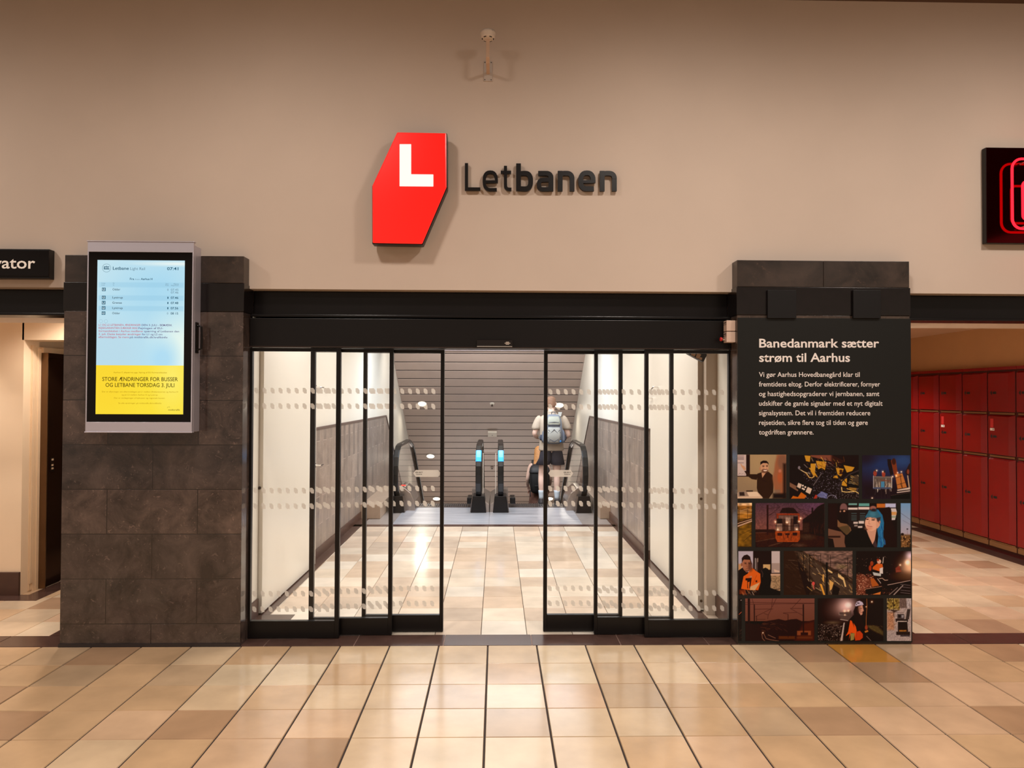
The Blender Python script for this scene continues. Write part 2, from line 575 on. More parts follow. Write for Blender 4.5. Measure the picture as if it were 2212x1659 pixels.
# --- tiled floors: every tile coloured singly, some pale W tiles with painted reflection
PAL = {'L': (208, 184, 156), 'T': (198, 167, 134), 'B': (176, 144, 116), 'G': (190, 164, 136), 'O': (194, 138, 62),
       'P': (205, 174, 146), 'W': (214, 194, 168), 'D': (164, 132, 106)}
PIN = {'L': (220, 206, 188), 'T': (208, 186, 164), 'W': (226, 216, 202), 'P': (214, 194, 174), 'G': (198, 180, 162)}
ROWS = {0: (-10, 'TGBTLTGLWLLWLLTLBOGTB'), 1: (-10, 'TTGTGWWTLLTWGLPLTBPTT'), 2: (-9, 'BTTTLTLLGWPGTTTTPPPP'),
        3: (-8, 'DTPBPPLLGLLTGBPPBT'), 4: (-8, 'TTLTPBLWWLTPTTPTBTT')}
tilem = mat('polished_sandstone_tile', rough=.17, attr='Col', noise=.15, nscale=3.6, spec=.45)
def tile_floor(name, xs0, px_, ks, ys0, py_, rs, gapx, gapy, colour, skip=None):
    V, Fc, C = [], [], []
    for r in rs:
        for k in ks:
            x0, x1 = xs0 + k * px_ + gapx / 2, xs0 + (k + 1) * px_ - gapx / 2
            y1, y0 = ys0 + (r + 1) * py_ - gapy / 2, ys0 + r * py_ + gapy / 2
            if skip and skip((x0 + x1) / 2, (y0 + y1) / 2): continue
            i = len(V)
            b = .003
            V += [(x0, y0, 0), (x1, y0, 0), (x1, y1, 0), (x0, y1, 0), (x0 - b, y0 - b, -.006), (x1 + b, y0 - b, -.006), (x1 + b, y1 + b, -.006), (x0 - b, y1 + b, -.006)]
            Fc += [(i, i + 1, i + 2, i + 3), (i, i + 4, i + 5, i + 1), (i + 1, i + 5, i + 6, i + 2), (i + 2, i + 6, i + 7, i + 3), (i + 3, i + 7, i + 4, i)]
            c = colour(k, r)
            C += [c] * 8
    n0 = len(V)
    X0, X1 = xs0 + ks[0] * px_, xs0 + (ks[-1] + 1) * px_
    Y0, Y1 = ys0 + min(rs) * py_, ys0 + (max(rs) + 1) * py_
    for z in (-.005, -.12):
        V += [(X0, Y0, z), (X1, Y0, z), (X1, Y1, z), (X0, Y1, z)]
    i = n0
    Fg = [(i, i + 1, i + 2, i + 3), (i + 7, i + 6, i + 5, i + 4)] + [(i + a, i + 4 + a, i + 4 + (a + 1) % 4, i + (a + 1) % 4) for a in range(4)]
    C += [(.04, .03, .02, 1)] * 8
    me = bpy.data.meshes.new(name)
    me.from_pydata(V, [], Fc + Fg)
    me.materials.append(tilem); me.materials.append(grout)
    me.polygons.foreach_set('material_index', [0] * len(Fc) + [1] * len(Fg))
    a = me.color_attributes.new('Col', 'FLOAT_COLOR', 'POINT')
    a.data.foreach_set('color', np.array(C, dtype=np.float32).ravel())
    o = bpy.data.objects.new(name, me)
    COL.objects.link(o)
    return struct(o)
rt_ = random.Random(11)
def hall_colour(k, r):
    q = -1 - r
    code = None
    if q in ROWS:
        k0, s_ = ROWS[q]
        if 0 <= k - k0 < len(s_): code = s_[k - k0]
    if code is None: code = rt_.choice('LLTTTPPGBW')
    c = PAL[code]; c = (c[0] * .965, c[1] * .945, c[2] * .905); j = rt_.uniform(.97, 1.03)
    return tuple(lin(min(255, v * j)) for v in c) + (1,)
# hall rows run from y = 5.09 towards the viewer: r = -1 is the row at the threshold
tile_floor('floor', -.0543, .34, range(-25, 26), 5.09, .34, range(-30, 0), .014, .010, hall_colour)
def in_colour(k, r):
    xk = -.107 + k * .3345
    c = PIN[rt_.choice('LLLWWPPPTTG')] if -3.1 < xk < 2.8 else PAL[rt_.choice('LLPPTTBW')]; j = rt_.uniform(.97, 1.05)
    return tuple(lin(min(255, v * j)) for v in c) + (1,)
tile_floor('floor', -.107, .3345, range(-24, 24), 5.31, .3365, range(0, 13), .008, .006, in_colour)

def pieces(name, x0, x1, y0, y1, n, z=.0, m=brownst, gap=.006):
    b = MB()
    w = (x1 - x0) / n
    for i in range(n):
        b.box(x0 + i * w + gap / 2, x0 + (i + 1) * w - gap / 2, y0, y1, z - .03, z, m)
    b.box(x0, x1, y0 + .002, y1 - .002, z - .04, z - .004, mat('pale_joint', (150, 120, 108), .7))
    return struct(b.build(name, fix=True))
pieces('floor_threshold', -9.04, 8.93, 5.088, 5.314, 29, .0015)
def strip(x0, x1, y0, y1, z=.003):
    return struct(MB().box(x0, x1, y0, y1, z - .02, z).build('trim_floor_border', brownst))
strip(-1.925, -1.785, 5.812, 10.9); strip(-1.925, -1.585, 5.64, 5.81); strip(1.555, 1.66, 5.3, 10.9)
strip(-7, -3.86, 6.22, 6.40); strip(-4.03, -3.86, 6.40, 9.6); strip(-3.2, -2.97, 5.316, 9.6); strip(2.9, 3.08, 5.316, 9.6)
strip(5.45, 5.64, 5.316, 9.6)
strip(-1.93, 1.64, 9.684, 9.825)
floor_l = struct(MB().box(-1.93, 1.64, 9.825, 11.34, -.12, -.003).build('floor_landing', mat('grey_landing_tile', (150, 140, 135), .3, noise=.1)))
struct(MB().box(2.9, 9, 9.68, 12.2, -.12, 0).build('floor_locker_room', tilem if False else mat('sandstone_plain', (205, 180, 150), .3, noise=.1)))
struct(MB().box(-9, -2.9, 9.68, 12.2, -.12, 0).build('floor_lift_lobby', MATS['sandstone_plain']))

# --- front wall, beam and ceiling
struct(MB().box(-9, 9, 5.2, 5.74, 2.49, 4.75).box(-9, 9, 5.345, 5.74, 2.29, 2.49).build('wall_front', cream))
struct(MB().box(-9, 9, -5.2, 5.74, 4.62, 4.8).build('ceiling', ceilm))
def beam(x0, x1):
    p = [(5.30, 2.486), (5.30, 2.318), (5.232, 2.312), (5.232, 2.296), (5.34, 2.288), (5.34, 2.486)]
    return struct(MB().prism(p, x0, x1, 'x').build('lintel_beam', steelb, bevel=.002))
beam(-9, -2.996); beam(-1.762, 1.692); beam(2.926, 9)

# --- stone pillars
PL, PR = (-2.995, -1.763), (1.693, 2.925)
stoneL = stone_mat('brown_fossil_limestone', (50, 41, 38), (98, 82, 75), .62, .308, PL[0] + 5.09, .156, rough=.12)
stoneR = stone_mat('brown_fossil_limestone_cap', (50, 40, 35), (92, 76, 66), .62, .308, PR[0] + 5.09, .156, rough=.12)
granite = mat('black_polished_granite', (20, 15, 15), .2, noise=.25, nscale=30)
stone_side = stoneL
capst = stone_mat('brown_limestone_cap', (36, 26, 20), (72, 54, 42), 60, 60, -31, -31)
def pillar(name, X, st, seam):
    r = bpy.data.objects.new(name, None); COL.objects.link(r); r.location = ((X[0] + X[1]) / 2, 5.09, 0); WLOC[r.name] = Vector(r.location)
    r['kind'] = 'structure'
    body = MB().box(X[0], X[1], 5.09, 5.285, 0, 2.314).build('shaft', st, r, bevel=.003); struct(body)
    struct(MB().box(X[0] - .004, X[1] + .004, 5.086, 5.285, 2.314, 2.512).build('granite_band', granite, r, bevel=.003))
    c = MB()
    for a, b_ in zip((X[0],) + seam, seam + (X[1],)):
        c.box(a + .001, b_ - .001, 5.09, 5.285, 2.513, 2.701)
    struct(c.build('capstone', capst, r, bevel=.003))
    return r
pillar('stone_pillar', PL, stoneL, (-2.69,))
pillar('stone_pillar', PR, stoneR, (2.31,))
struct(MB().box(PL[0] - .004, PL[1] + .002, 5.078, 5.09, 0, .022).build('trim_pillar_foot', mat('dark_metal_strip', (60, 54, 54), .35, .5)))

# --- vestibule
dado = stone_mat('grey_brown_wall_tile', (124, 111, 103), (160, 146, 136), .6, .15, 0.02, .04, rough=.3, joint=(188, 172, 160), vert=True)
struct(MB().box(PL[0], -1.88, 5.29, 5.80, 0, 2.72).box(PL[0], -1.93, 5.80, 10.2, 0, 2.72).box(-2.2, -1.93, 10.2, 22, -9, 2.72).build('wall_left', white))
struct(MB().box(1.76, PR[1], 5.29, 5.78, 0, 2.72).box(1.705, PR[1], 5.78, 10.2, 0, 2.72).box(1.642, 1.8, 7.72, 22, -9, 2.72).build('wall_right', white))
SLO = .68
def zs(Y): return 2.52 - SLO * (Y - 13.45)
for nm, x0, x1, s0 in (('wall_left_dado', -1.935, -1.91, 7.55), ('wall_right_dado', 1.62, 1.645, 7.72)):
    p = [(s0, .1), (s0, 1.365), (12.62, 1.365), (20, 1.365 - SLO * 7.38), (20, -8), (11.6, -2), (11.6, .1)]
    struct(MB().prism(p, x0, x1, 'x').build(nm, dado))
    q = [(s0 - .02, 1.365), (12.64, 1.365), (20, 1.365 - SLO * 7.36), (20, 1.39 - SLO * 7.36), (12.65, 1.392), (s0 - .02, 1.392)]
    struct(MB().prism(q, x0 - .008, x1 + .008, 'x').build('trim_dado_cap', mat('brown_cap_rail', (96, 78, 70), .4)))
struct(MB().box(-1.93, -1.895, 7.56, 10.3, 0, .1).build('baseboard_left', brownsk))
struct(MB().box(1.6, 1.645, 7.74, 10.3, 0, .1).build('baseboard_right', brownsk))
struct(MB().box(-1.89, -1.868, 5.3, 5.80, 0, .133).build('baseboard_left', brownsk, bevel=.003))
struct(MB().box(1.742, 1.765, 5.3, 5.775, 0, .165).build('baseboard_right', brownsk, bevel=.003))
struct(MB().box(1.672, 1.762, 5.775, 5.85, 0, 2.72).build('trim_door_frame', mat('grey_frame_paint', (188, 172, 155), .5), bevel=.002))
struct(MB().box(-1.9, 1.7, 5.74, 13.3, 2.72, 2.86).build('ceiling_vestibule', white))
struct(MB().box(-2.2, 1.8, 5.74, 5.78, 2.29, 2.8).build('wall_door_head', white))
# ledges between the balustrades and the side walls
ledge = mat('beige_ledge', (176, 152, 132), .4, noise=.08)
for x0, x1 in ((-1.912, -1.63), (1.47, 1.622)):
    p = [(10.3, 0), (10.3, .2), (12.4, .2), (20, .2 - SLO * 7.6), (20, -.6 - SLO * 7.6), (12.4, -.5), (11.3, 0)]
    struct(MB().prism(p, x0, x1, 'x').build('trim_ledge', ledge, bevel=.004))

# sloping slatted ceiling above the escalators
slatm = mat('grey_brown_metal_slat', (186, 166, 156), .42, .1, noise=.05, nscale=3)
sb = MB()
cs, sn = 1 / math.hypot(1, SLO), SLO / math.hypot(1, SLO)
for n in range(-1, 36):
    s0 = .556 - .268 + .268 * n + .014 ; s1 = s0 + .240
    P = lambda s_, o_: (13 + s_ * cs - o_ * -sn, zs(13) - s_ * sn + o_ * cs)
    if 13 + s1 * cs < 13.3: continue
    sb.prism([P(s0, .002), P(s0 + .002, 0), P(s1, 0), P(s1, .005), P(s0, .005)], -1.93, 1.645, 'x', slatm)
Q = lambda s_, o_: (13 + s_ * cs + o_ * sn, zs(13) - s_ * sn + o_ * cs)
sb.prism([Q(.3, .085), Q(9.6, .085), Q(9.6, .11), Q(.3, .11)], -1.93, 1.645, 'x', mat('slat_gap', (30, 20, 18), .9))
struct(sb.build('ceiling_slope'))
struct(MB().box(-1.93, 1.645, 13.18, 13.42, 2.555, 2.60).build('trim_slope_head', mat('polished_strip', (96, 88, 90), .2, .6)))

# --- lift lobby on the left and locker room on the right
lobby = mat('lobby_wall_paint', (224, 198, 168), .7, noise=.04, nscale=2)
struct(MB().box(-9, -4.10, 6.39, 6.6, 0, 2.62).box(-9, -4.12, 6.6, 12, 0, 2.62).build('wall_lift_lobby', lobby))
struct(MB().box(-4.115, -2.99, 6.39, 6.62, 2.205, 2.62).build('wall_lift_bulkhead', lobby))
struct(MB().box(-9, -4.10, 6.365, 6.392, 0, .201).build('baseboard_lobby', mat('dark_brown_skirting', (70, 44, 34), .4, noise=.1), bevel=.003))
struct(MB().box(-9, -2.99, 5.74, 12, 2.6, 2.75).build('ceiling_lift_lobby', mat('lobby_ceiling', (226, 204, 176), .7)))
struct(MB().box(-9, -2.9, 9.7, 9.9, 0, 2.62).build('wall_lobby_end', lobby))
ochre = mat('ochre_wall_paint', (196, 150, 104), .7, noise=.04, nscale=3)
struct(MB().box(5.68, 5.9, 5.74, 12, 0, 2.56).build('wall_locker_room', ochre))
struct(MB().box(2.92, 5.9, 5.74, 12, 2.545, 2.7).build('ceiling_locker_room', mat('locker_room_ceiling', (206, 172, 142), .7)))
struct(MB().box(2.92, 5.9, 11.6, 11.8, 0, 2.56).build('wall_locker_room_end', ochre))

# ================================================================ SIGNS ON THE WALL
STK = [0]
def stroke(b, pts, w, y0, y1, m=None, closed=False):
    """flat stroke of constant width in x,z, extruded in y, mitred corners"""
    P = [Vector((p[0], p[1])) for p in pts]
    n = len(P); Lf, Rt = [], []
    for i in range(n):
        a = P[i - 1] if (i or closed) else None
        c = P[(i + 1) % n] if (i < n - 1 or closed) else None
        d1 = (P[i] - a).normalized() if a is not None else None
        d2 = (c - P[i]).normalized() if c is not None else None
        if d1 is None: d1 = d2
        if d2 is None: d2 = d1
        t = (d1 + d2).normalized()
        nr = Vector((-t.y, t.x))
        k = w / 2 / max(.35, nr.dot(Vector((-d1.y, d1.x))))
        Lf.append(P[i] + nr * k); Rt.append(P[i] - nr * k)
    m_ = n if closed else n - 1
    for i in range(m_):
        j = (i + 1) % n
        b.prism([Lf[i], Lf[j], Rt[j], Rt[i]], y0 - .00004 * STK[0], y1, 'y', m)
        STK[0] = (STK[0] + 1) % 40
def arc(cx, cy, rx, ry, a0, a1, n=12, p=2.5):
    out = []
    for i in range(n + 1):
        a = math.radians(a0 + (a1 - a0) * i / n)
        c, s_ = math.cos(a), math.sin(a)
        out.append((cx + rx * math.copysign(abs(c) ** (2 / p), c), cy + ry * math.copysign(abs(s_) ** (2 / p), s_)))
    return out

# -- red hexagonal sign with white L
r = thing('hexagon_logo_sign', 'red six-sided illuminated sign with a white letter L beside the black wall lettering', 'sign', (-.61, 5.2, 3.18))
hexo = [(858, 286), (965, 288), (965.5, 405), (912.5, 528), (804.5, 526), (804, 402)]
hx = [at(x, y, 5.075) for x, y in hexo]
cx = sum(p.x for p in hx) / 6; cz = sum(p.z for p in hx) / 6
def ring(k): return [(cx + (p.x - cx) * (1 + k / .25), cz + (p.z - cz) * (1 + k / .4)) for p in hx]
MB().prism(ring(.003), 5.08, 5.165, 'y').build('casing', black, r, bevel=.006)
redm = mat('backlit_red_acrylic', (226, 22, 16), .25, emit=(255, 30, 22), es=.72)
MB().prism(ring(-.003), 5.062, 5.0795, 'y').build('face_panel', redm, r, bevel=.006)
whl = emit_mat('backlit_white_acrylic', (255, 248, 232), 1.15)
Lp = [at(x, y, 5.055) for x, y in ((863, 311), (888, 311), (888, 376), (936, 376.5), (936, 402.5), (863, 402))]
MB().prism([(p.x, p.z) for p in Lp], 5.0565, 5.0618, 'y').build('letter_panel', whl, r, bevel=.002)

# -- black wall lettering
r = thing('wall_lettering', 'black raised lettering spelling Letbanen on the wall above the sliding doors', 'lettering', (.31, 5.2, 3.2))
def Z(x, y):
    p = at(780 + x / 3.687, 260 + y / 3.687, 5.165); return (p.x, p.z)
zk = 5.165 / F / 3.687
lb = mat('black_letter_acrylic', (14, 8, 7), .4, spec=.3)
def glyph(strokes_):
    b = MB()
    for pts, w in strokes_:
        stroke(b, [Z(*p) for p in pts], w * zk, 5.165, 5.187)
    b.build('letter', lb, r, fix=True)
LW, BW = 25, 38
glyph([([(839, 340), (839, 545.5), (950, 546)], LW)])
def ee(x, w, x1, bw):
    cxx = (x + x1) / 2; rx = (x1 - x) / 2 - bw / 2; ry = 82.5 - bw / 2
    pts = arc(cxx, 481, rx, ry, 8, -180, 14)
    pts += arc(cxx, 481, rx, ry, -180, -270 - 18, 8)[1:]
    pts = [(a, c) for a, c in pts]
    return pts
def e_glyph(x0, x1, bw):
    cxx, cy = (x0 + x1) / 2, 481.; rx, ry = (x1 - x0) / 2 - bw / 2, 82.5 - bw / 2
    top = arc(cxx, cy, rx, -ry, 0, 180, 12)
    bot = arc(cxx, cy, rx, -ry, 180, 268, 8)
    full = top + bot[1:] + [(x1 - bw * .35, cy + ry)]
    full = [(x1 - bw / 2, cy + 16)] + full
    glyph([(full, bw), ([(x0 + bw / 2, cy + 7), (x1 - bw / 2, cy + 7)], bw * (.62 if bw > 30 else .85))])
e_glyph(968, 1090, LW)
glyph([([(1150, 362), (1150, 500)] + arc(1182, 515, 32, -33, 180, 270, 6)[1:] + [(1198, 548.5)], LW), ([(1113, 412), (1195, 412)], 22)])
def b_glyph(x0, x1, bw):
    cxx = (x0 + x1) / 2 + 4; rx = (x1 - bw / 2) - cxx
    pts = [(x0 + bw / 2, 402 + bw / 2 + 3), (cxx - 10, 402 + bw / 2)] + arc(cxx, 483, rx, 81 - bw / 2, -90, 90, 14) + [(cxx - 10, 564 - bw / 2), (x0 + bw / 2, 564 - bw / 2 - 3)]
    glyph([([(x0 + bw / 2, 343), (x0 + bw / 2, 560)], bw), (pts, bw)])
b_glyph(1235, 1370, BW)
def a_glyph(x0, x1, bw):
    xr = x1 - bw / 2
    top = [(x0 + 14, 402 + bw / 2), (xr - 45, 402 + bw / 2)] + arc(xr - 40, 402 + bw / 2 + 40, 40, 40, -80, 0, 6) + [(xr, 563)]
    bowl = [(xr, 472), (x0 + 55, 474)] + arc(x0 + bw / 2 + 32, 511, 32, 37, 270, 90, 8) + [(xr - 20, 548), (xr, 532)]
    glyph([(top, bw), (bowl, bw * .86)])
a_glyph(1397, 1532, BW)
def n_glyph(x0, x1, bw):
    xl, xr = x0 + bw / 2, x1 - bw / 2
    glyph([([(xl, 402), (xl, 563)], bw), ([(xl, 402 + bw / 2 + 6), (xl + 30, 402 + bw / 2)] + arc(xr - 46, 402 + bw / 2 + 46, 46, 46, -90, 0, 8) + [(xr, 563)], bw)])
n_glyph(1567, 1700, BW)
e_glyph(1730, 1868, BW)
n_glyph(1902, 2037, BW)

# -- smoke detector on a wall bracket
r = thing('smoke_detector', 'white round smoke detector on a bent wall bracket high above the doors', 'smoke detector', (-.07, 5.2, 4.06))
ivory = mat('ivory_plastic', (214, 200, 186), .45)
MB().box(-.102, -.041, 5.192, 5.2, 3.996, 4.138).build('wall_plate', mat('grey_bracket_paint', (196, 184, 174), .4), r, bevel=.002)
sc_ = mat('screw_head', (60, 44, 38), .4, .6)
for x in (-.094, -.049):
    for z in (4.005, 4.13):
        MB().lathe([(.0038, 0), (.003, -.0025)], (x, 5.192, z), 'y', seg=10).build('screw', sc_, r)
MB().sweep([(-.071, 5.192, 4.052), (-.071, 5.02, 4.052), (-.071, 4.985, 4.07), (-.071, 4.985, 4.205)], [(-.012, -.008), (.012, -.008), (.012, .008), (-.012, .008)], (1, 0, 0)).build('bracket_arm', mat('beige_bracket_paint', (205, 172, 146), .45), r, bevel=.002)
hd = MB().lathe([(.02, -.004), (.034, 0), (.045, .006), (.050, .014), (.050, .030), (.053, .032), (.053, .05), (.048, .054)], (-.071, 4.985, 4.196), 'z', seg=32).build('detector_head', ivory, r, smooth=True)
sl = MB()
for a in range(0, 360, 60):
    p = [( -.071 + .039 * math.cos(math.radians(a + d)), 4.985 + .039 * math.sin(math.radians(a + d)), 4.1985) for d in (-14, 0, 14)]
    sl.tube(p, .0035, seg=6)
sl.build('vent_slot', mat('dark_slot', (30, 22, 20), .6), hd)
text_obj('lettering', 'ABDL', mat('black_print', (24, 18, 18), .5), r, (-.062, 4.9335, 4.236), (-.035, 4.9445, 4.236), cap=.011, depth=.0005)

# -- black lift sign at the left
r = thing('lift_sign', 'black box sign with white Elevator lettering above the lift opening', 'sign', (-3.7, 5.2, 2.645))
MB().box(-4.25, -3.128, 5.135, 5.195, 2.542, 2.748).build('casing', black, r, bevel=.003)
MB().box(-4.25, -3.128, 5.128, 5.136, 2.556, 2.737).build('face_panel', mat('gloss_black_panel', (10, 6, 7), .15, spec=.3), r, bevel=.002)
pb = at(76, 580, 5.128); pa = at(1, 580, 5.128)
wl = (pb.x - pa.x) / 3.86 * 7.15
text_obj('lettering', 'Elevator', mat('white_sign_vinyl', (236, 226, 214), .5, emit=(255, 240, 225), es=.12), r, (pb.x - wl, 5.1275, pb.z), (pb.x, 5.1275, pb.z), cap=.078, bold=.012)

# -- neon sign at the right edge
r = thing('neon_sign', 'black box sign with glowing red neon suitcase tubes at the right wall', 'neon sign', (3.85, 5.2, 3.17))

nx, nzt, nzb = at(2121, 420, 5.195).x, at(2129, 318, 5.147).z, at(2133, 525, 5.147).z
MB().box(nx, 4.4, 5.15, 5.195, nzb, nzt).build('casing', mat('matt_black_box', (14, 6, 7), .3, spec=.3), r, bevel=.003)
MB().box(nx + .003, 4.397, 5.147, 5.151, nzb + .003, nzt - .003).build('face_panel', mat('black_mirror_panel', (92, 16, 22), .06, 1), r)
neon = emit_mat('red_neon_tube', (255, 22, 34), 4.5)
def rrect(x0, x1, z0, z1, q, y, n=6):
    out = []
    for cx_, cz_, a0 in ((x1 - q, z1 - q, 0), (x0 + q, z1 - q, 90), (x0 + q, z0 + q, 180), (x1 - q, z0 + q, 270)):
        out += [(cx_ + q * math.cos(math.radians(a0 + 90 * i / n)), y, cz_ + q * math.sin(math.radians(a0 + 90 * i / n))) for i in range(n + 1)]
    return out
YT = 5.09
a = at(2186, 343, YT); b_ = at(2186, 494, YT)
MB().tube(rrect(a.x, 4.24, b_.z, a.z, .07, YT), .0085, seg=10, closed=True).build('neon_tube', neon, r, smooth=True)
a2 = at(2209, 392, YT); b2 = at(2209, 474, YT)
MB().tube(rrect(a2.x, 4.12, b2.z, a2.z, .03, YT), .0085, seg=10, closed=True).build('neon_tube', neon, r, smooth=True)
for z in (a.z - .02, b_.z + .02):
    for x in (a.x + .1, 4.1):
        MB().lathe([(.006, 0), (.006, .058)], (x, YT, z), 'y', seg=8).build('tube_support', mat('clear_support', (180, 120, 120), .2), r)

# ================================================================ DEPARTURE SCREEN ON THE LEFT PILLAR
r = thing('departure_screen', 'silver framed upright departure display with a lit blue and yellow screen on the left pillar', 'screen', (-2.41, 5.09, 2.12))
X0, X1, Z0, Z1 = -2.762, -2.053, 1.478, 2.772
MB().box(X0 + .004, X1 - .004, 4.985, 5.088, Z0 + .004, Z1 - .02).box(X0 + .03, X1 - .016, 4.972, 4.986, Z0 + .02, Z1 - .03).build('housing', alu, r, bevel=.004)
fr = MB()
fr.box(X0, X1, 4.95, 4.972, Z1 - .075, Z1 - .006); fr.box(X0, X1, 4.95, 4.972, Z0 + .008, Z0 + .072)
fr.box(X0, X0 + .008, 4.95, 4.972, Z0 + .072, Z1 - .075); fr.box(X1 - .008, X1, 4.95, 4.972, Z0 + .072, Z1 - .075)
fr.box(X0 - .004, X1 + .004, 4.945, 4.98, Z1 - .006, Z1); fr.box(X0 - .004, X1 + .004, 4.945, 4.98, Z0, Z0 + .008)
fr.build('front_frame', alu, r, bevel=.0015)
MB().box(X0 + .008, X1 - .008, 4.9525, 4.972, Z0 + .072, Z1 - .075).build('bezel', mat('black_glass_bezel', (8, 3, 3), .1, spec=.3), r)
hdl = MB().tube([(X1 - .002, 5.02, 2.21), (X1 + .03, 5.02, 2.20), (X1 + .034, 5.02, 2.13), (X1 + .03, 5.02, 2.05), (X1 - .002, 5.02, 2.04)], .007, seg=8).box(X1 - .004, X1 + .004, 5.0, 5.04, 2.02, 2.23).build('handle', rubber, r, smooth=False)
# screen picture
scr = Cv(0, 0, 1825, 3220, 150)   # units: zoom of 8.295 per picture pixel from (200, 540)
notice = Cv(0, 2066, 1825, 2960, 110); notice.fill((250, 222, 60)).ell(200, 2400, 500, 700, (250, 210, 48), 600, .6).ell(1600, 2300, 300, 500, (252, 238, 120), 500, .7)
scr.fill((186, 222, 236)).grad((196, 226, 236), (176, 220, 240))
scr.ell(1650, 1900, 420, 900, (240, 250, 236), 700, .9).ell(1200, 700, 700, 500, (160, 212, 238), 700, .7).ell(1250, 1950, 260, 300, (168, 216, 242), 320, .8)
scr.ell(300, 1850, 500, 500, (186, 216, 230), 500, .6).ell(1500, 230, 500, 30, (250, 250, 240), 60, .8)
for y0, y1 in ((570, 660), (805, 897), (995, 1085)):
    scr.rect(90, y0, 1615, y1, (150, 200, 226), 10, .42)
scrm = emit_mat('screen_glow', strength=1.02, attr='Col')
c = [at(x, y, 4.9515) for x, y in ((208.5, 561.5), (397.5, 561.5), (208.5, 894.5), (397.5, 894.5))]
sx0, sx1, sz1, sz0 = (c[0].x + c[2].x) / 2, (c[1].x + c[3].x) / 2, c[0].z, c[2].z
def SP(x, y, yy=4.951):     # screen point from the 8.295 zoom
    u = (200 + x / 8.295 - 208.5) / 189.; v = (540 + y / 8.295 - 561.5) / 333.
    return Vector((sx0 + (sx1 - sx0) * u, yy, sz1 + (sz0 - sz1) * v))
scr.r = (0, 0, 1825, 3220)
u0, u1 = (208.5 - 200) * 8.295, (397.5 - 200) * 8.295
v0, v1 = (561.5 - 540) * 8.295, (894.5 - 540) * 8.295
i0, i1 = int(u0 / 1825 * scr.w), int(u1 / 1825 * scr.w); j0, j1 = int(v0 / 3220 * scr.h), int(v1 / 3220 * scr.h)
scr.c = scr.c[j0:j1, i0:i1]; scr.h, scr.w = scr.c.shape[:2]
screen = scr.sheet('screen', scrm, r, [(sx0, 4.9515, sz1), (sx1, 4.9515, sz1), (sx0, 4.9515, sz0), (sx1, 4.9515, sz0)])
navy = emit_mat('screen_ink_teal', (34, 86, 110), .9); dk = emit_mat('screen_ink_dark', (44, 60, 72), .9)
gry = emit_mat('screen_ink_grey', (110, 140, 158), .9); rose = emit_mat('screen_ink_rose', (206, 108, 128), .9); viol = emit_mat('screen_ink_violet', (110, 96, 140), .9)
olive = emit_mat('screen_ink_olive', (84, 66, 18), .9); ochr = emit_mat('screen_ink_ochre', (190, 146, 20), .9); wht = emit_mat('screen_white', (226, 240, 244), 1.)
pxm = 4.95 / F / 8.295
yn = SP(0, 2066).z
notice.sheet('notice_panel', scrm, screen, [(sx0, 4.9512, yn), (sx1, 4.9512, yn), (sx0, 4.9512, sz0), (sx1, 4.9512, sz0)])
def stx(t, x0, x1, y, cap, m, bold=0.):
    text_obj('text_line', t, m, screen, SP(x0, y, 4.9505), SP(x1, y, 4.9505), cap=cap * pxm, bold=bold, depth=.0002)
stx('Letbane', 348, 635, 352, 54, navy, .012); stx('Light Rail', 660, 925, 354, 48, gry); stx('07:41', 1322, 1525, 352, 52, navy, .012)
stx('Fra', 656, 732, 533, 36, navy, .015); stx('from', 748, 832, 533, 24, gry); stx('Aarhus H', 852, 1062, 533, 36, navy, .015)
for t, x0, x1, y in (('Linje', 152, 218, 606), ('Line', 152, 208, 638), ('Til', 348, 380, 606), ('To', 350, 376, 638), ('Spor', 1298, 1355, 610), ('Track', 1290, 1355, 638), ('Afgang', 1438, 1532, 610), ('Departure', 1398, 1530, 638)):
    stx(t, x0, x1, y, 20, gry)
bg = emit_mat('line_badge_teal', (44, 108, 134), .9)
for t, y, q, tm, bd in (('Odder', 724, '0', '07.45', 0), ('Lystrup', 868, '1', '07.46', .015), ('Grenaa', 962, '1', '07.48', .015), ('Lystrup', 1056, '1', '07.56', .015), ('Odder', 1150, '0', '08 15', .01)):
    wd = {'Odder': 487, 'Lystrup': 534, 'Grenaa': 518}[t]
    stx(t, 348, wd, y, 36, dk, .005)
    stx(q, 1328 if q == '0' else 1334, 1352, y, 36, gry if q == '0' else navy)
    stx(tm, 1394, 1530, y, 38, navy if bd else gry, bd)
    a, b_ = SP(158, y - 48, 4.9508), SP(224, y + 14, 4.9508)
    MB().box(a.x, b_.x, 4.9506, 4.951, b_.z, a.z).build('line_badge', bg, screen)
    stx('L1' if t == 'Grenaa' else 'L2', 170, 212, y, 36, wht, .03)
stx('07.46', 1394, 1530, 773, 38, gry)
for t, x1, y, sp_ in (('L1 OG L2 LETBANEN: ÆNDRINGER DEN 3. JULI - BEMÆRK', 1425, 1360, 900), ('REJSEGARANTIEN DÆKKER IKKE Fejringen af EU-', 1262, 1415, 870), ('formandskabet i Aarhus medfører spærring af Letbanen den', 1552, 1470, 920), ('3. juli. Dette betyder ændringer for L1 og L2 om', 1250, 1525, 860), ('eftermiddagen. Se mere på midttrafik.dk/trafikinfo', 1342, 1578, 760)):
    w_ = t.split(' ')
    tot = len(t); pos = 0; cut = 0; acc = ''
    for w1 in w_:
        if 108 + (x1 - 108) * len(acc) / tot > sp_ - 120: break
        acc += w1 + ' '
    rest = t[len(acc):]
    xm = 108 + (x1 - 108) * (len(acc) - 1) / tot
    stx(acc.strip(), 108, xm, y, 34, rose, .008)
    stx(rest, xm + 16, x1, y, 34, viol, .008)
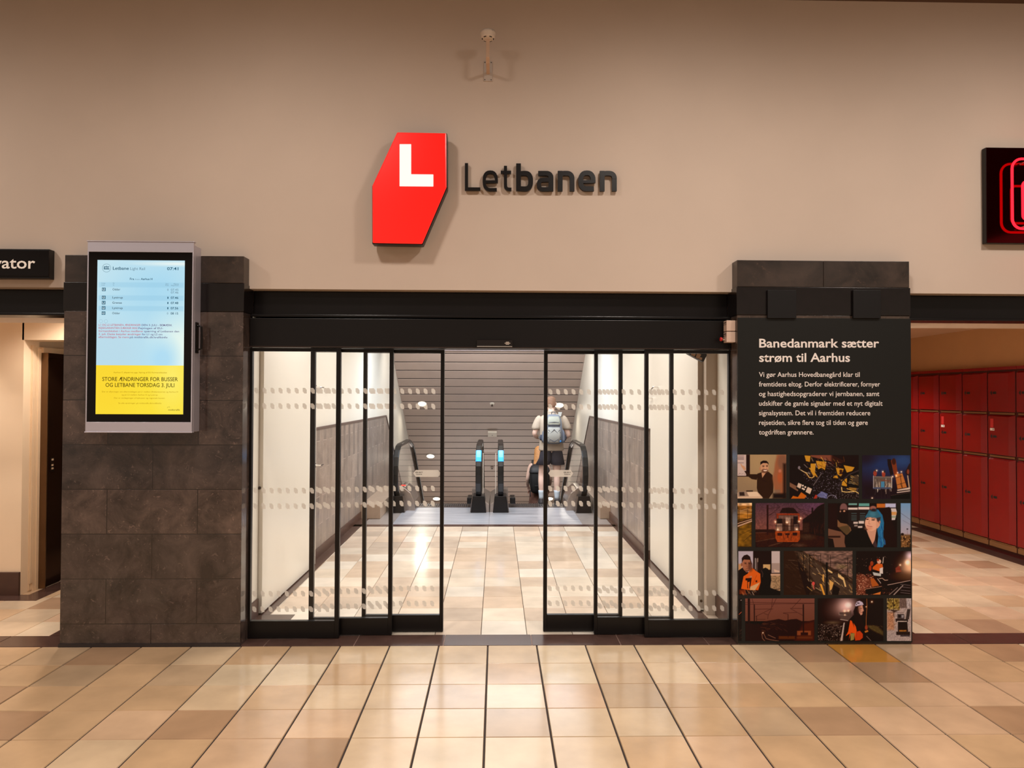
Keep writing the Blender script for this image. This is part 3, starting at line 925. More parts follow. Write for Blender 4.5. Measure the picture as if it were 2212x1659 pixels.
for cx_, rr_ in ((235, 74),):
    MB().tube([SP(cx_ + rr_ * math.cos(q), 322 + rr_ * math.sin(q), 4.9506) for q in [2 * PI * k / 24 for k in range(24)]], .0008, seg=5, closed=True).build('tram_symbol', navy, screen)
tb = MB()
for x0, y0, x1, y1 in ((186, 296, 282, 306), (186, 334, 286, 346), (190, 296, 204, 346), (222, 306, 230, 334), (244, 306, 252, 334), (262, 306, 270, 334), (230, 278, 236, 296)):
    a, b_ = SP(x0, y0), SP(x1, y1); tb.box(a.x, b_.x, 4.9506, 4.951, b_.z, a.z)
tb.build('tram_symbol', navy, screen)
for cx_ in (145, 237):
    MB().tube([SP(cx_ + 30 * math.cos(q), 1278 + 30 * math.sin(q), 4.9506) for q in [2 * PI * k / 16 for k in range(16)]], .0004, seg=4, closed=True).build('tram_symbol', gry, screen)
# yellow notice: zoom 7.541 from (200, 690)
def sty(t, x0, x1, y, cap, m, bold=0.):
    k = 8.295 / 7.541
    stx(t, x0 * k, x1 * k, (150 + y / 7.541) * 8.295, cap * k, m, bold)
sty('Aarhus C afspærres pga. fejring af EU-formandskabet', 348, 1220, 874, 22, ochr, .004)
sty('STORE ÆNDRINGER FOR BUSSER', 168, 1398, 1002, 62, olive, .008); sty('OG LETBANE TORSDAG 3. JULI', 222, 1342, 1098, 62, olive, .008)
sty('Der er aflysninger om eftermiddagen på L1 mellem Østbanetorvet og Aarhus H', 165, 1402, 1188, 22, ochr); sty('og på L2 mellem Aarhus H og Lystrup.', 484, 1078, 1238, 22, ochr)
sty('Der er omlægninger af bybusser og regionale busser.', 364, 1194, 1290, 22, ochr); sty('Se alle ændringer på midttrafik.dk/trafikinfo', 434, 1134, 1374, 22, ochr)
sty('midttrafik', 1248, 1438, 1482, 26, olive, .004)
MB().tube([SP(1228 * 1.1 + x * 1.1, (150 + (1440 - y) / 7.541) * 8.295, 4.9506) for x, y in ((0, 0), (14, 22), (22, 8), (34, 26), (44, 6))], .0006, seg=4).build('bird_symbol', olive, screen)

# ================================================================ POSTER ON THE RIGHT PILLAR
r = thing('wall_poster', 'dark floor-length poster with white Danish text and railway photographs on the right pillar', 'poster', (2.31, 5.09, 1.1))
YP = 5.082
pm = mat('poster_dark_print', (23, 23, 21), .45, spec=.3)
panel = MB().box(1.696, 2.928, YP, 5.0895, .012, 2.292).build('poster_sheet', pm, r)
wt = mat('poster_white_ink', (236, 226, 220), .6)
def PT(t, x0, x1, y, cap, bold=0.):
    text_obj('text_line', t, wt, r, at(x0, y, YP), at(x1, y, YP), cap=cap * YP / F, bold=bold, depth=.0002)
PT('Banedanmark sætter', 1640, 1899, 750.3, 18.5, .018); PT('strøm til Aarhus', 1640, 1836, 781.3, 18.5, .018)
for i, (t, x1) in enumerate((('Vi gør Aarhus Hovedbanegård klar til', 1857), ('fremtidens eltog. Derfor elektrificerer, fornyer', 1901), ('og hastighedsopgraderer vi jernbanen, samt', 1899.5), ('udskifter de gamle signaler med et nyt digitalt', 1906.5), ('signalsystem. Det vil i fremtiden reducere', 1880), ('rejsetiden, sikre flere tog til tiden og gøre', 1874.5), ('togdriften grønnere.', 1757.5))):
    PT(t, 1639.5, x1, 814 + i * 20.75, 10.3, .006)

pic = mat('photo_print', rough=.45, attr='Col', spec=.22)
K = 11.344
def put(cv, org, i=[0]):
    i[0] += 1
    return cv.build('photo_print', pic, r, org, K, YP - .0008)
SK = (196, 146, 112)
# 1 smiling man pointing at a board
c = Cv(90, 80, 1285, 1155, 150); c.grad((160, 134, 100), (138, 116, 92)).ell(700, 300, 380, 420, (176, 148, 106), 500, .5)
c.rect(90, 80, 305, 605, (196, 176, 172), 6).rect(305, 80, 395, 620, (34, 16, 14), 8).rect(90, 598, 305, 622, (60, 40, 36), 6)
for y, x1 in ((105, 250), (140, 250), (165, 250), (190, 250), (275, 245)): c.rect(95, y, x1, y + 14, (120, 100, 104), 4)
c.dots(14, (95, 530, 290, 580), [(110, 90, 90)], (3, 8))
c.poly([(405, 560), (300, 480), (255, 480), (330, 600), (440, 680), (560, 700), (600, 560)], (44, 26, 16), 8)
c.poly([(255, 470), (190, 380), (160, 300), (185, 305), (215, 350), (260, 360), (300, 440)], SK, 6)
c.poly([(580, 545), (690, 510), (850, 500), (950, 580), (975, 800), (965, 1000), (860, 1155), (720, 1155), (600, 1040), (565, 900), (570, 700)], (46, 27, 17), 8)
c.poly([(680, 520), (790, 520), (700, 650)], SK, 6).line([(580, 600), (700, 700), (830, 760)], 8, (28, 16, 10)).line([(760, 820), (930, 620)], 10, (64, 38, 22), .6)
c.ell(755, 390, 98, 140, SK, 10).ell(645, 420, 16, 34, (180, 122, 92), 6)
c.poly([(650, 330), (655, 260), (720, 226), (800, 230), (850, 280), (850, 330), (820, 290), (720, 285), (680, 310)], (30, 16, 12), 10)
c.ell(760, 480, 82, 52, (96, 60, 44), 20, .85).ell(772, 464, 46, 22, (232, 214, 200), 8).ell(770, 450, 46, 8, (110, 60, 46), 6)
c.ell(725, 372, 24, 9, (40, 22, 16), 5).ell(815, 366, 22, 9, (40, 22, 16), 5).line([(695, 352), (745, 350)], 10, (40, 24, 18)).line([(795, 346), (838, 345)], 10, (40, 24, 18)).poly([(765, 370), (792, 430), (752, 432)], (214, 164, 130), 8)
c.poly([(1060, 80), (1285, 80), (1285, 1155), (1170, 1155), (1000, 960), (950, 660), (990, 480), (1010, 300)], (150, 92, 62), 50)
c.ell(1190, 260, 110, 180, (120, 84, 66), 60, .8).ell(1130, 640, 60, 130, (176, 84, 46), 50, .8).ell(1130, 480, 34, 40, (186, 112, 86), 20).rect(1210, 300, 1285, 1155, (40, 22, 16), 60).rect(1000, 940, 1140, 1030, (120, 100, 84), 30, .7).rect(960, 1030, 1285, 1155, (28, 16, 12), 60)
c.poly([(90, 1010), (580, 990), (710, 1130), (690, 1155), (90, 1155)], (206, 176, 150), 6).poly([(100, 990), (300, 975), (370, 1100), (110, 1110)], (150, 128, 112), 5).poly([(135, 1000), (255, 995), (270, 1088), (145, 1088)], (50, 36, 32), 4).poly([(330, 1000), (560, 990), (645, 1100), (380, 1105)], (222, 196, 170), 4).rect(305, 958, 470, 985, (44, 28, 24), 5)
put(c, (1585, 975))
# 2 yellow track machine by night (coordinates of the second crop)
c = Cv(-842, 90, 850, 1160, 190); c.fill((26, 14, 14)).poly([(-330, 90), (180, 90), (520, 240), (420, 300), (100, 230), (-320, 130)], (120, 66, 50), 10)
c.rect(180, 90, 850, 330, (30, 12, 10), 60, .8).dots(420, (-500, 500, 420, 1160), [(90, 84, 104), (130, 124, 150), (60, 50, 62), (170, 168, 190)], (4, 10))
c.dots(160, (430, 900, 850, 1160), [(110, 100, 104), (160, 150, 150)], (4, 9))
for p in ([(-480, 100), (-330, 110), (-350, 260), (-440, 240)], [(-330, 300), (-200, 300), (-240, 640), (-330, 480)], [(-200, 230), (60, 260), (20, 460), (-60, 400), (-140, 440)], [(-380, 400), (-280, 420), (-150, 640), (-220, 600)], [(290, 400), (480, 430), (420, 620), (330, 560)], [(480, 340), (750, 390), (690, 480), (560, 520)], [(240, 600), (320, 590), (350, 660), (230, 650)], [(420, 700), (560, 660), (560, 860), (410, 830)]):
    c.poly(p, (196, 140, 40), 6)
c.strokes(40, (-500, 120, 480, 600), [(230, 180, 70), (120, 70, 30), (40, 20, 14), (190, 170, 160)], 1.1, (40, 130), (6, 18))
c.strokes(26, (-200, 250, 380, 420), [(130, 60, 40), (90, 36, 30), (170, 150, 150)], .3, (40, 110), (8, 16))
c.line([(-560, 460), (-430, 540), (-360, 640), (-290, 650), (-240, 610)], 16, (236, 190, 110)).line([(-630, 420), (-520, 490), (-340, 550)], 10, (200, 180, 150)).ell(-610, 400, 30, 40, (120, 110, 120), 8)
c.line([(-260, 830), (-60, 540)], 20, (100, 90, 92)).rect(380, 450, 450, 560, (60, 30, 14), 4)
c.line([(850, 470), (620, 560), (430, 740), (380, 1060)], 34, (50, 42, 44)).line([(850, 520), (600, 620), (600, 760), (850, 880)], 30, (20, 12, 12)).line([(480, 700), (560, 800), (850, 890)], 18, (16, 10, 10))
c.poly([(640, 620), (850, 560), (850, 840), (700, 780)], (70, 56, 44), 10).strokes(30, (600, 560, 840, 820), [(220, 200, 150), (20, 12, 10), (150, 110, 40)], .5, (30, 80), (8, 16))
c.line([(430, 880), (440, 980), (540, 1000), (770, 980), (850, 1030)], 18, (240, 204, 130)).line([(560, 910), (760, 980)], 16, (230, 180, 80)).poly([(600, 880), (800, 900), (790, 960), (640, 930)], (150, 110, 50), 6)
c.poly([(-842, 760), (-620, 880), (-640, 980), (-842, 860)], (120, 84, 64), 8).poly([(-600, 720), (-260, 880), (-290, 1060), (-400, 1110), (-690, 900)], (20, 10, 10), 8).poly([(-630, 770), (-545, 810), (-580, 915), (-665, 870)], (206, 184, 166), 4).poly([(-400, 870), (-295, 920), (-345, 1050), (-455, 990)], (210, 186, 168), 4)
for x, y in ((-520, 840), (-460, 875), (-525, 910), (-490, 930)): c.ell(x, y, 24, 22, (226, 206, 190), 5)
c.poly([(-760, 1090), (-640, 1120), (-560, 1000), (-430, 1090), (-480, 1160), (-810, 1160)], (190, 96, 22), 8).poly([(-260, 1160), (-210, 1060), (-150, 1080), (-190, 1160)], (160, 50, 34), 6)
c.poly([(-180, 1080), (-60, 980), (90, 1040), (60, 1160), (-120, 1120)], (96, 100, 150), 10).strokes(14, (-170, 990, 60, 1140), [(200, 200, 220), (40, 40, 70)], .8, (30, 80), (6, 10)).line(arc(190, 1180, 120, -110, 0, 180, 10, 2), 14, (130, 126, 150))
put(c, (1780, 975))
# 3 crew basket and crane arm under a dark blue sky
c = Cv(935, 95, 2110, 1165, 150); c.fill((36, 26, 44)).ell(1500, 330, 620, 260, (34, 52, 100), 380, .9).ell(1950, 220, 260, 160, (44, 72, 124), 200, .8).ell(1000, 150, 250, 160, (34, 22, 32), 200, .8).rect(935, 800, 2110, 1165, (30, 18, 22), 200, .8)
c.poly([(1550, 190), (1640, 190), (1700, 560), (1630, 600), (1560, 330)], (30, 20, 22), 6).poly([(1640, 230), (1700, 172), (1760, 210), (1810, 560), (1720, 600)], (120, 54, 30), 8).ell(1710, 250, 50, 80, (60, 28, 20), 16)
c.poly([(1740, 560), (1920, 540), (2030, 880), (1800, 920)], (186, 112, 54), 8).line([(1860, 560), (1920, 900)], 16, (90, 50, 26)).line([(1640, 690), (1910, 600)], 10, (40, 26, 24)).line([(1760, 830), (2110, 730)], 9, (40, 26, 24)).line([(1870, 780), (1930, 940)], 10, (30, 20, 20))
c.rect(1205, 610, 1670, 920, (96, 84, 78), 6).strokes(34, (1220, 640, 1640, 880), [(210, 190, 170), (60, 50, 50), (150, 130, 110), (230, 220, 210)], 1.55, (60, 200), (10, 22)).rect(1395, 740, 1480, 910, (70, 130, 170), 6).rect(1200, 880, 1640, 920, (70, 80, 110), 6).line([(1380, 700), (1660, 730)], 16, (120, 60, 46))
c.line([(1210, 600), (1210, 890)], 12, (190, 184, 190)).line([(1660, 640), (1660, 890)], 12, (230, 220, 214)).line([(1210, 620), (1670, 640)], 8, (150, 140, 140))
for x, y in ((1250, 540), (1460, 560)): c.ell(x, y, 44, 70, (150, 60, 44), 14).ell(x + 16, y - 66, 26, 30, (40, 30, 34), 8)
for x in (1400, 1490, 1560, 1600): c.line([(x, 920), (x + 6, 1150)], 12, (44, 32, 36))
c.poly([(1990, 500), (2090, 300), (2110, 300), (2110, 600), (2010, 570)], (40, 24, 24), 10).ell(2060, 500, 30, 60, (130, 60, 40), 14).line([(2050, 600), (2090, 890)], 26, (190, 160, 130))
c.poly([(1790, 940), (2110, 880), (2110, 930), (1800, 970)], (206, 184, 170), 5).poly([(1780, 1000), (2110, 950), (2110, 980), (1790, 1022)], (190, 170, 160), 5).poly([(1630, 1080), (2110, 1000), (2110, 1165), (1640, 1165)], (20, 10, 10), 10).line([(1640, 1080), (2110, 1010)], 6, (120, 96, 84))
for x, y in ((1290, 470), (1440, 497), (1805, 525), (1895, 503), (1680, 620), (1770, 600), (1180, 1145)): c.lamp(x, y, 13)
put(c, (1780, 975))
# 4 autumn railway line
c = Cv(95, 72, 445, 1155, 46); c.grad((226, 190, 150), (200, 150, 100), 72, 150); c.rect(95, 140, 445, 300, (120, 78, 30), 30).rect(95, 290, 445, 470, (150, 100, 36), 40).rect(95, 470, 445, 1155, (112, 78, 20), 60).noise(40, .35, None, (1.6, 1))
for p in ([(95, 245), (180, 262), (330, 220), (445, 240)], [(95, 330), (180, 315), (445, 330)], [(95, 290), (445, 262)]): c.line(p, 9, (210, 170, 120))
c.line([(130, 230), (130, 700)], 14, (50, 28, 14)).line([(340, 230), (340, 450)], 9, (60, 34, 16)).poly([(95, 540), (445, 430), (445, 530), (95, 680)], (66, 40, 22), 10)
for p in ([(95, 580), (445, 470)], [(95, 635), (445, 505)], [(95, 655), (445, 522)]): c.line(p, 12, (226, 186, 156))
c.line([(110, 880), (440, 720)], 12, (60, 36, 10), .7).line([(240, 1010), (430, 850)], 10, (50, 28, 8), .8)
put(c, (1585, 1080))
# 5 orange engine at dusk
c = Cv(533, 75, 2223, 1160, 190); c.grad((74, 48, 62), (128, 76, 66), 75, 760).rect(533, 740, 2223, 1160, (44, 20, 14), 30).ell(1950, 150, 330, 160, (96, 62, 92), 200, .7).rect(533, 720, 1000, 800, (40, 20, 18), 12).poly([(533, 800), (1000, 800), (1000, 960), (533, 1000)], (62, 28, 18), 20).line([(533, 805), (800, 800)], 14, (90, 54, 44))
c.poly([(1690, 480), (1900, 330), (2060, 160), (2223, 80), (2223, 900), (1690, 820)], (28, 10, 8), 16).strokes(30, (1900, 560, 2200, 780), [(70, 40, 30)], 1.57, (60, 160), (6, 12), .6)
c.rect(805, 120, 850, 860, (42, 16, 14), 6).rect(1905, 190, 1945, 900, (30, 12, 12), 6)
for p in ([(850, 215), (1135, 175)], [(850, 390), (1135, 170), (1000, 80)], [(870, 375), (1010, 300)], [(1900, 290), (1570, 205), (1500, 100)], [(1580, 210), (1880, 430)], [(1600, 280), (1820, 400)]): c.line(p, 8, (40, 18, 18))
c.poly([(1120, 320), (1190, 200), (1330, 185), (1470, 195), (1560, 300), (1600, 330)], (34, 18, 18), 8).rect(1045, 330, 1610, 770, (70, 44, 36), 8)
c.rect(1105, 380, 1590, 460, (120, 92, 84), 14, .7).rect(1270, 430, 1390, 560, (150, 124, 112), 8).rect(1045, 460, 1185, 570, (28, 16, 16), 8).rect(1460, 400, 1570, 590, (30, 18, 20), 8)
c.rect(1030, 580, 1190, 760, (130, 100, 88), 6).rect(1475, 600, 1600, 750, (96, 74, 68), 6).rect(1340, 560, 1390, 740, (140, 110, 96), 8).poly([(1045, 330), (1610, 330), (1625, 510), (1580, 510), (1575, 372), (1100, 372), (1090, 450), (1060, 460)], (132, 48, 26), 8)
for x in (1045, 1195, 1240, 1400, 1465, 1595): c.line([(x, 540), (x, 770)], 10, (34, 16, 14))
c.line([(1020, 636), (1600, 636)], 10, (34, 16, 14)).poly([(1015, 770), (1620, 760), (1625, 960), (1570, 1030), (1070, 1030), (1015, 930)], (150, 62, 24), 8).rect(1070, 810, 1185, 875, (40, 16, 12), 12).rect(1440, 800, 1555, 870, (40, 16, 12), 12).rect(1260, 815, 1370, 860, (44, 18, 14), 10).line([(1215, 850), (1235, 980)], 12, (70, 26, 14)).line([(1410, 850), (1400, 1000)], 12, (70, 26, 14)).rect(1310, 860, 1340, 930, (60, 22, 12), 8)
for x, y in ((1020, 537), (1308, 556), (1600, 525), (1080, 722), (1543, 718), (1638, 450)): c.lamp(x, y, 17)
for p, w in (([(860, 1130), (1180, 1040)], 30), ([(540, 1020), (1000, 940)], 20), ([(1370, 1140), (1460, 1080)], 12)): c.line(p, w, (86, 56, 42), .7)
c.ell(1800, 900, 160, 60, (80, 60, 46), 80, .6).ell(1600, 1110, 140, 40, (84, 58, 48), 50, .7).rect(1690, 560, 1850, 800, (70, 48, 40), 60, .5).noise(26, .16)
put(c, (1585, 1080))
# 6 woman with blue hair in a train seat
c = Cv(100, 80, 1790, 1160, 190); c.fill((26, 12, 12)).rect(100, 80, 330, 700, (34, 18, 18), 80).rect(590, 80, 1110, 690, (34, 26, 26), 20)
for x0, y0, x1, y1, q in ((600, 80, 810, 125, (110, 160, 156)), (850, 80, 1110, 150, (96, 160, 156)), (590, 188, 825, 238, (226, 206, 200)), (840, 174, 1112, 235, (226, 204, 200)), (720, 535, 830, 585, (206, 190, 184)), (850, 515, 980, 580, (214, 200, 196)), (830, 640, 940, 685, (200, 184, 178)), (740, 610, 820, 650, (150, 134, 128))): c.rect(x0, y0, x1, y1, q, 14)
for x0 in (670, 880):
    for y in (320, 380, 430, 475): c.rect(x0, y, x0 + 130, y + 24, (70, 92, 96), 16, .8)
c.rect(1290, 90, 1500, 190, (190, 104, 40), 20).rect(1500, 85, 1760, 185, (186, 190, 226), 20).poly([(1640, 205), (1760, 205), (1785, 290), (1740, 490), (1650, 495)], (206, 196, 196), 12).rect(1645, 290, 1775, 370, (206, 150, 90), 20).rect(1650, 390, 1760, 440, (150, 160, 140), 20)
c.ell(480, 200, 90, 120, (120, 84, 84), 20).ell(470, 290, 110, 60, (30, 16, 14), 30).ell(400, 280, 20, 22, (150, 110, 90), 10).ell(495, 272, 26, 24, (190, 140, 110), 10)
c.poly([(1330, 215), (1600, 170), (1650, 250), (1660, 520), (1770, 760), (1790, 1160), (1300, 1160)], (32, 16, 15), 12).ell(1200, 200, 80, 55, (150, 96, 84), 16)
c.poly([(330, 480), (400, 560), (560, 590), (650, 680), (680, 780), (620, 850), (540, 850), (400, 700), (330, 650)], (124, 88, 60), 12).poly([(350, 670), (470, 640), (600, 620), (650, 760), (560, 850), (480, 800)], (84, 66, 44), 14).poly([(100, 700), (420, 780), (510, 880), (500, 1040), (530, 1160), (260, 1160), (220, 960), (100, 930)], (112, 76, 60), 12).rect(100, 880, 400, 925, (44, 24, 20), 20).poly([(100, 940), (215, 950), (250, 1160), (100, 1160)], (26, 12, 12), 8)
c.poly([(520, 900), (700, 720), (960, 680), (1060, 760), (1220, 1100), (1250, 1160), (540, 1160)], (20, 9, 9), 10).poly([(1040, 740), (1290, 690), (1240, 1000), (1190, 1090), (1100, 900)], (206, 152, 128), 10).poly([(1250, 960), (1190, 1090), (1240, 1160), (1320, 1160)], (60, 44, 48), 10)
c.poly([(1110, 300), (1200, 205), (1330, 240), (1430, 370), (1470, 560), (1450, 800), (1460, 1120), (1440, 1160), (1300, 1160), (1330, 900), (1290, 650), (1010, 420), (1040, 360)], (36, 110, 160), 12)
c.ell(1160, 570, 158, 190, (226, 172, 146), 12).poly([(1270, 480), (1390, 470), (1370, 620), (1320, 690), (1280, 700)], (214, 158, 132), 10)
c.poly([(1020, 420), (1100, 250), (1280, 240), (1400, 420), (1390, 520), (1330, 520), (1270, 440), (1150, 425)], (52, 104, 128), 14).ell(1215, 250, 70, 34, (44, 26, 28), 30).ell(1190, 350, 70, 60, (70, 130, 156), 50, .7)
c.poly([(1280, 440), (1390, 420), (1350, 560), (1300, 520)], (54, 36, 40), 20, .8)
c.ell(1062, 474, 34, 13, (54, 30, 28), 6).ell(1205, 488, 44, 14, (54, 30, 28), 6).line([(1030, 440), (1100, 432)], 12, (90, 52, 44)).line([(1160, 440), (1260, 456)], 12, (90, 52, 44)).line([(1110, 500), (1095, 580), (1130, 590)], 10, (170, 110, 92)).line([(1050, 630), (1110, 645), (1175, 655)], 14, (170, 84, 80)).ell(1090, 700, 90, 40, (206, 140, 112), 40, .6).ell(1360, 545, 20, 40, (196, 134, 110), 6)
c.strokes(30, (1340, 560, 1440, 1060), [(20, 60, 130), (60, 150, 200), (40, 90, 160)], 1.5, (80, 180), (8, 18)).poly([(1460, 920), (1500, 1000), (1510, 1100), (1470, 1080)], (36, 92, 150), 8)
put(c, (1780, 1080))
# 7 strip of sky and flowers
c = Cv(1880, 80, 2118, 1160, 32); c.grad((112, 156, 204), (176, 164, 178), 80, 860).rect(1880, 850, 2118, 1160, (120, 84, 48), 60).dots(70, (1885, 860, 2115, 1160), [(34, 18, 12), (60, 36, 20), (150, 104, 60), (196, 150, 100)], (10, 24)).line([(1880, 320), (2110, 480)], 7, (70, 70, 90)).line([(1930, 500), (2110, 600)], 7, (110, 110, 130)).line([(2040, 720), (2050, 900)], 6, (110, 80, 80)).ell(2042, 712, 22, 14, (30, 18, 20), 6).ell(1920, 840, 40, 30, (36, 22, 20), 12)
put(c, (1780, 1080))
# 8 worker in an orange jacket in a cab
c = Cv(112, 80, 1140, 1165, 130); c.fill((30, 12, 10)).rect(112, 85, 475, 600, (176, 168, 184), 16).rect(112, 400, 200, 600, (190, 140, 90), 40).rect(910, 85, 1130, 620, (190, 176, 178), 10).rect(915, 380, 1130, 620, (160, 140, 134), 14).rect(890, 640, 1140, 690, (196, 160, 134), 8).rect(900, 690, 1140, 1060, (150, 122, 92), 10).noise(24, .25, (900, 690, 1140, 1060)).rect(900, 85, 925, 640, (26, 12, 10), 6)
c.poly([(980, 530), (1120, 570), (1120, 600), (1000, 600)], (206, 176, 156), 5).rect(720, 410, 895, 540, (196, 160, 110), 12).rect(505, 260, 590, 640, (70, 56, 54), 6).line([(530, 260), (530, 520)], 12, (190, 180, 180)).line([(590, 260), (590, 350)], 9, (214, 190, 170)).line([(560, 280), (560, 560)], 9, (120, 104, 100))
c.poly([(690, 520), (780, 488), (840, 520), (900, 620), (920, 800), (890, 980), (1140, 1070), (1140, 1165), (620, 1165), (680, 800)], (20, 8, 8), 8).line([(680, 560), (715, 640), (700, 720)], 8, (120, 100, 90), .8).line([(990, 1030), (1130, 1010)], 14, (40, 22, 18))
c.poly([(112, 560), (230, 480), (300, 600), (250, 700), (180, 1000), (112, 1020)], (24, 11, 10), 8)
c.poly([(240, 700), (340, 640), (440, 480), (540, 570), (650, 640), (660, 850), (600, 1040), (400, 1040), (180, 1010)], (212, 92, 26), 8)
c.poly([(290, 750), (440, 740), (430, 810), (400, 1000), (330, 1000), (330, 810), (285, 800)], (36, 16, 12), 8).poly([(340, 850), (390, 830), (380, 1000), (350, 1000)], (204, 92, 26), 6).poly([(360, 720), (440, 690), (440, 735)], (170, 130, 110), 6).line([(470, 880), (560, 680)], 10, (170, 62, 16)).rect(535, 800, 575, 850, (60, 26, 14), 5).poly([(400, 960), (640, 850), (600, 920), (520, 1040), (400, 1040)], (206, 164, 120), 12)
c.strokes(26, (150, 1020, 540, 1120), [(240, 170, 110), (226, 206, 186), (150, 60, 20)], 1.1, (60, 130), (6, 10)).rect(140, 1030, 290, 1140, (150, 60, 24), 20, .6)
c.ell(320, 410, 112, 175, (158, 100, 74), 12).poly([(270, 540), (400, 560), (310, 610)], (120, 72, 54), 10).ell(192, 415, 20, 45, (140, 84, 62), 8).poly([(200, 380), (195, 260), (250, 190), (330, 168), (400, 220), (425, 330), (450, 420), (420, 400), (400, 300), (250, 290), (225, 320)], (34, 17, 13), 10)
c.ell(410, 470, 60, 110, (80, 44, 32), 50, .7).ell(290, 392, 26, 10, (44, 22, 18), 5).ell(380, 392, 24, 10, (44, 22, 18), 5).line([(258, 372), (310, 366)], 10, (50, 26, 20)).line([(355, 366), (400, 370)], 10, (50, 26, 20)).line([(318, 400), (300, 460), (335, 466)], 9, (120, 70, 50)).line([(300, 512), (365, 508)], 10, (110, 56, 44))
put(c, (1585, 1183))
# 9 yellow work train in a cutting (first crop coordinates)
c = Cv(1225, 80, 2912, 1160, 190); c.fill((52, 36, 28)).poly([(1700, 80), (2912, 80), (2912, 760), (2000, 280)], (112, 86, 78), 30).noise(30, .4, None, (2, 1))
c.poly([(1225, 80), (1480, 80), (1560, 260), (1800, 1160), (1225, 1160)], (44, 26, 18), 20).strokes(50, (1240, 300, 1650, 1120), [(84, 60, 46), (26, 14, 10), (110, 86, 70)], .4, (60, 160), (6, 14), .6).poly([(1560, 300), (1700, 500), (1900, 900), (1850, 1160), (1780, 1160), (1600, 560)], (30, 18, 14), 14)
c.poly([(1560, 100), (1700, 120), (2100, 420), (2500, 640), (2912, 900), (2912, 1160), (2180, 1160), (1900, 700), (1700, 380), (1600, 240)], (70, 54, 44), 10)
c.strokes(80, (1800, 320, 2880, 1120), [(206, 160, 90), (30, 18, 14), (176, 150, 120), (226, 200, 150), (40, 26, 20)], .75, (50, 160), (8, 20)).strokes(40, (1620, 140, 2000, 520), [(180, 120, 60), (206, 170, 120), (30, 18, 12)], .9, (40, 110), (8, 16))
c.poly([(2100, 880), (2160, 900), (2240, 1160), (2200, 1160)], (226, 160, 60), 8).poly([(2300, 520), (2420, 600), (2420, 640), (2300, 570)], (226, 190, 130), 5).poly([(2340, 780), (2450, 860), (2400, 1020), (2350, 1060)], (214, 164, 90), 8).poly([(2550, 640), (2700, 740), (2760, 960), (2720, 960), (2680, 800), (2560, 720)], (226, 190, 130), 8).poly([(2180, 650), (2212, 660), (2212, 860), (2170, 800)], (214, 160, 80), 6).poly([(2440, 900), (2600, 1000), (2560, 1160), (2400, 1160)], (24, 14, 12), 8)
for x, y0, y1, w in ((1710, 150, 600, 18), (1860, 170, 900, 20), (1965, 130, 320, 10), (2130, 150, 380, 10), (2370, 190, 480, 12), (2790, 250, 720, 14)): c.line([(x, y0), (x, y1)], w, (26, 14, 12))
c.rect(2255, 360, 2305, 1160, (18, 9, 8), 6)
for p in ([(1870, 190), (2130, 200)], [(2305, 380), (2912, 375)], [(2300, 690), (2600, 530), (2780, 430)], [(2300, 640), (2420, 660)], [(2600, 575), (2912, 570)]): c.line(p, 12, (24, 14, 12))
c.ell(1950, 880, 36, 46, (206, 74, 70), 8).line([(1955, 920), (1965, 1010)], 22, (190, 84, 80)).ell(2640, 470, 140, 50, (140, 124, 84), 60, .5)
put(c, (1585, 1183))
# 10 night welding on the track
c = Cv(787, 85, 2130, 1160, 160); c.fill((26, 9, 7)).glow(2110, 480, 230, (230, 190, 150), 1).glow(2110, 190, 110, (190, 190, 220), .9).glow(2040, 360, 60, (220, 200, 180), .8).ell(1950, 700, 260, 90, (84, 52, 30), 120, .6)
c.poly([(790, 700), (900, 640), (1120, 740), (1220, 960), (1020, 1010), (1000, 1160), (790, 1160)], (112, 58, 42), 60).dots(330, (790, 640, 1180, 1160), [(190, 120, 96), (226, 170, 140), (90, 36, 24), (60, 22, 16)], (6, 13)).dots(40, (1420, 960, 1660, 1140), [(150, 90, 70), (90, 50, 40)], (5, 10))
c.poly([(1190, 480), (1300, 390), (1430, 400), (1450, 520), (1360, 580), (1200, 530)], (206, 92, 30), 10).ell(1170, 390, 40, 60, (150, 56, 24), 14).ell(1130, 500, 34, 70, (160, 54, 24), 14).ell(1350, 340, 50, 55, (214, 170, 150), 12).ell(1320, 300, 30, 30, (150, 50, 24), 10)
c.poly([(1365, 510), (1440, 480), (1445, 640), (1360, 630)], (214, 206, 204), 8).poly([(1190, 600), (1400, 640), (1390, 700), (1220, 680)], (186, 190, 190), 10).line([(1455, 235), (1440, 380)], 14, (220, 206, 196)).line([(1120, 740), (1250, 690)], 14, (200, 120, 80)).poly([(1130, 760), (1210, 740), (1350, 930), (1180, 960)], (170, 86, 34), 10).line([(1230, 700), (1390, 900)], 40, (40, 18, 14)).line([(1310, 760), (1390, 870)], 14, (190, 176, 170)).line([(1350, 760), (1430, 750), (1490, 800), (1560, 795)], 14, (206, 170, 150))
c.poly([(1750, 500), (1840, 440), (1900, 590), (1760, 610)], (130, 54, 40), 10).lamp(1865, 425, 14).line([(1770, 570), (1890, 570)], 8, (170, 110, 80)).poly([(1550, 910), (2110, 790), (2130, 900), (1660, 1000), (1400, 990)], (24, 10, 8), 8).line([(1560, 915), (2110, 805)], 14, (190, 160, 150)).line([(1600, 1155), (1800, 980)], 20, (120, 104, 100)).line([(1710, 1155), (1930, 930)], 26, (150, 134, 130))
for y in (900, 960, 1040, 1100): c.line([(1880, y), (2110, y + 26)], 16, (110, 100, 104), .8)
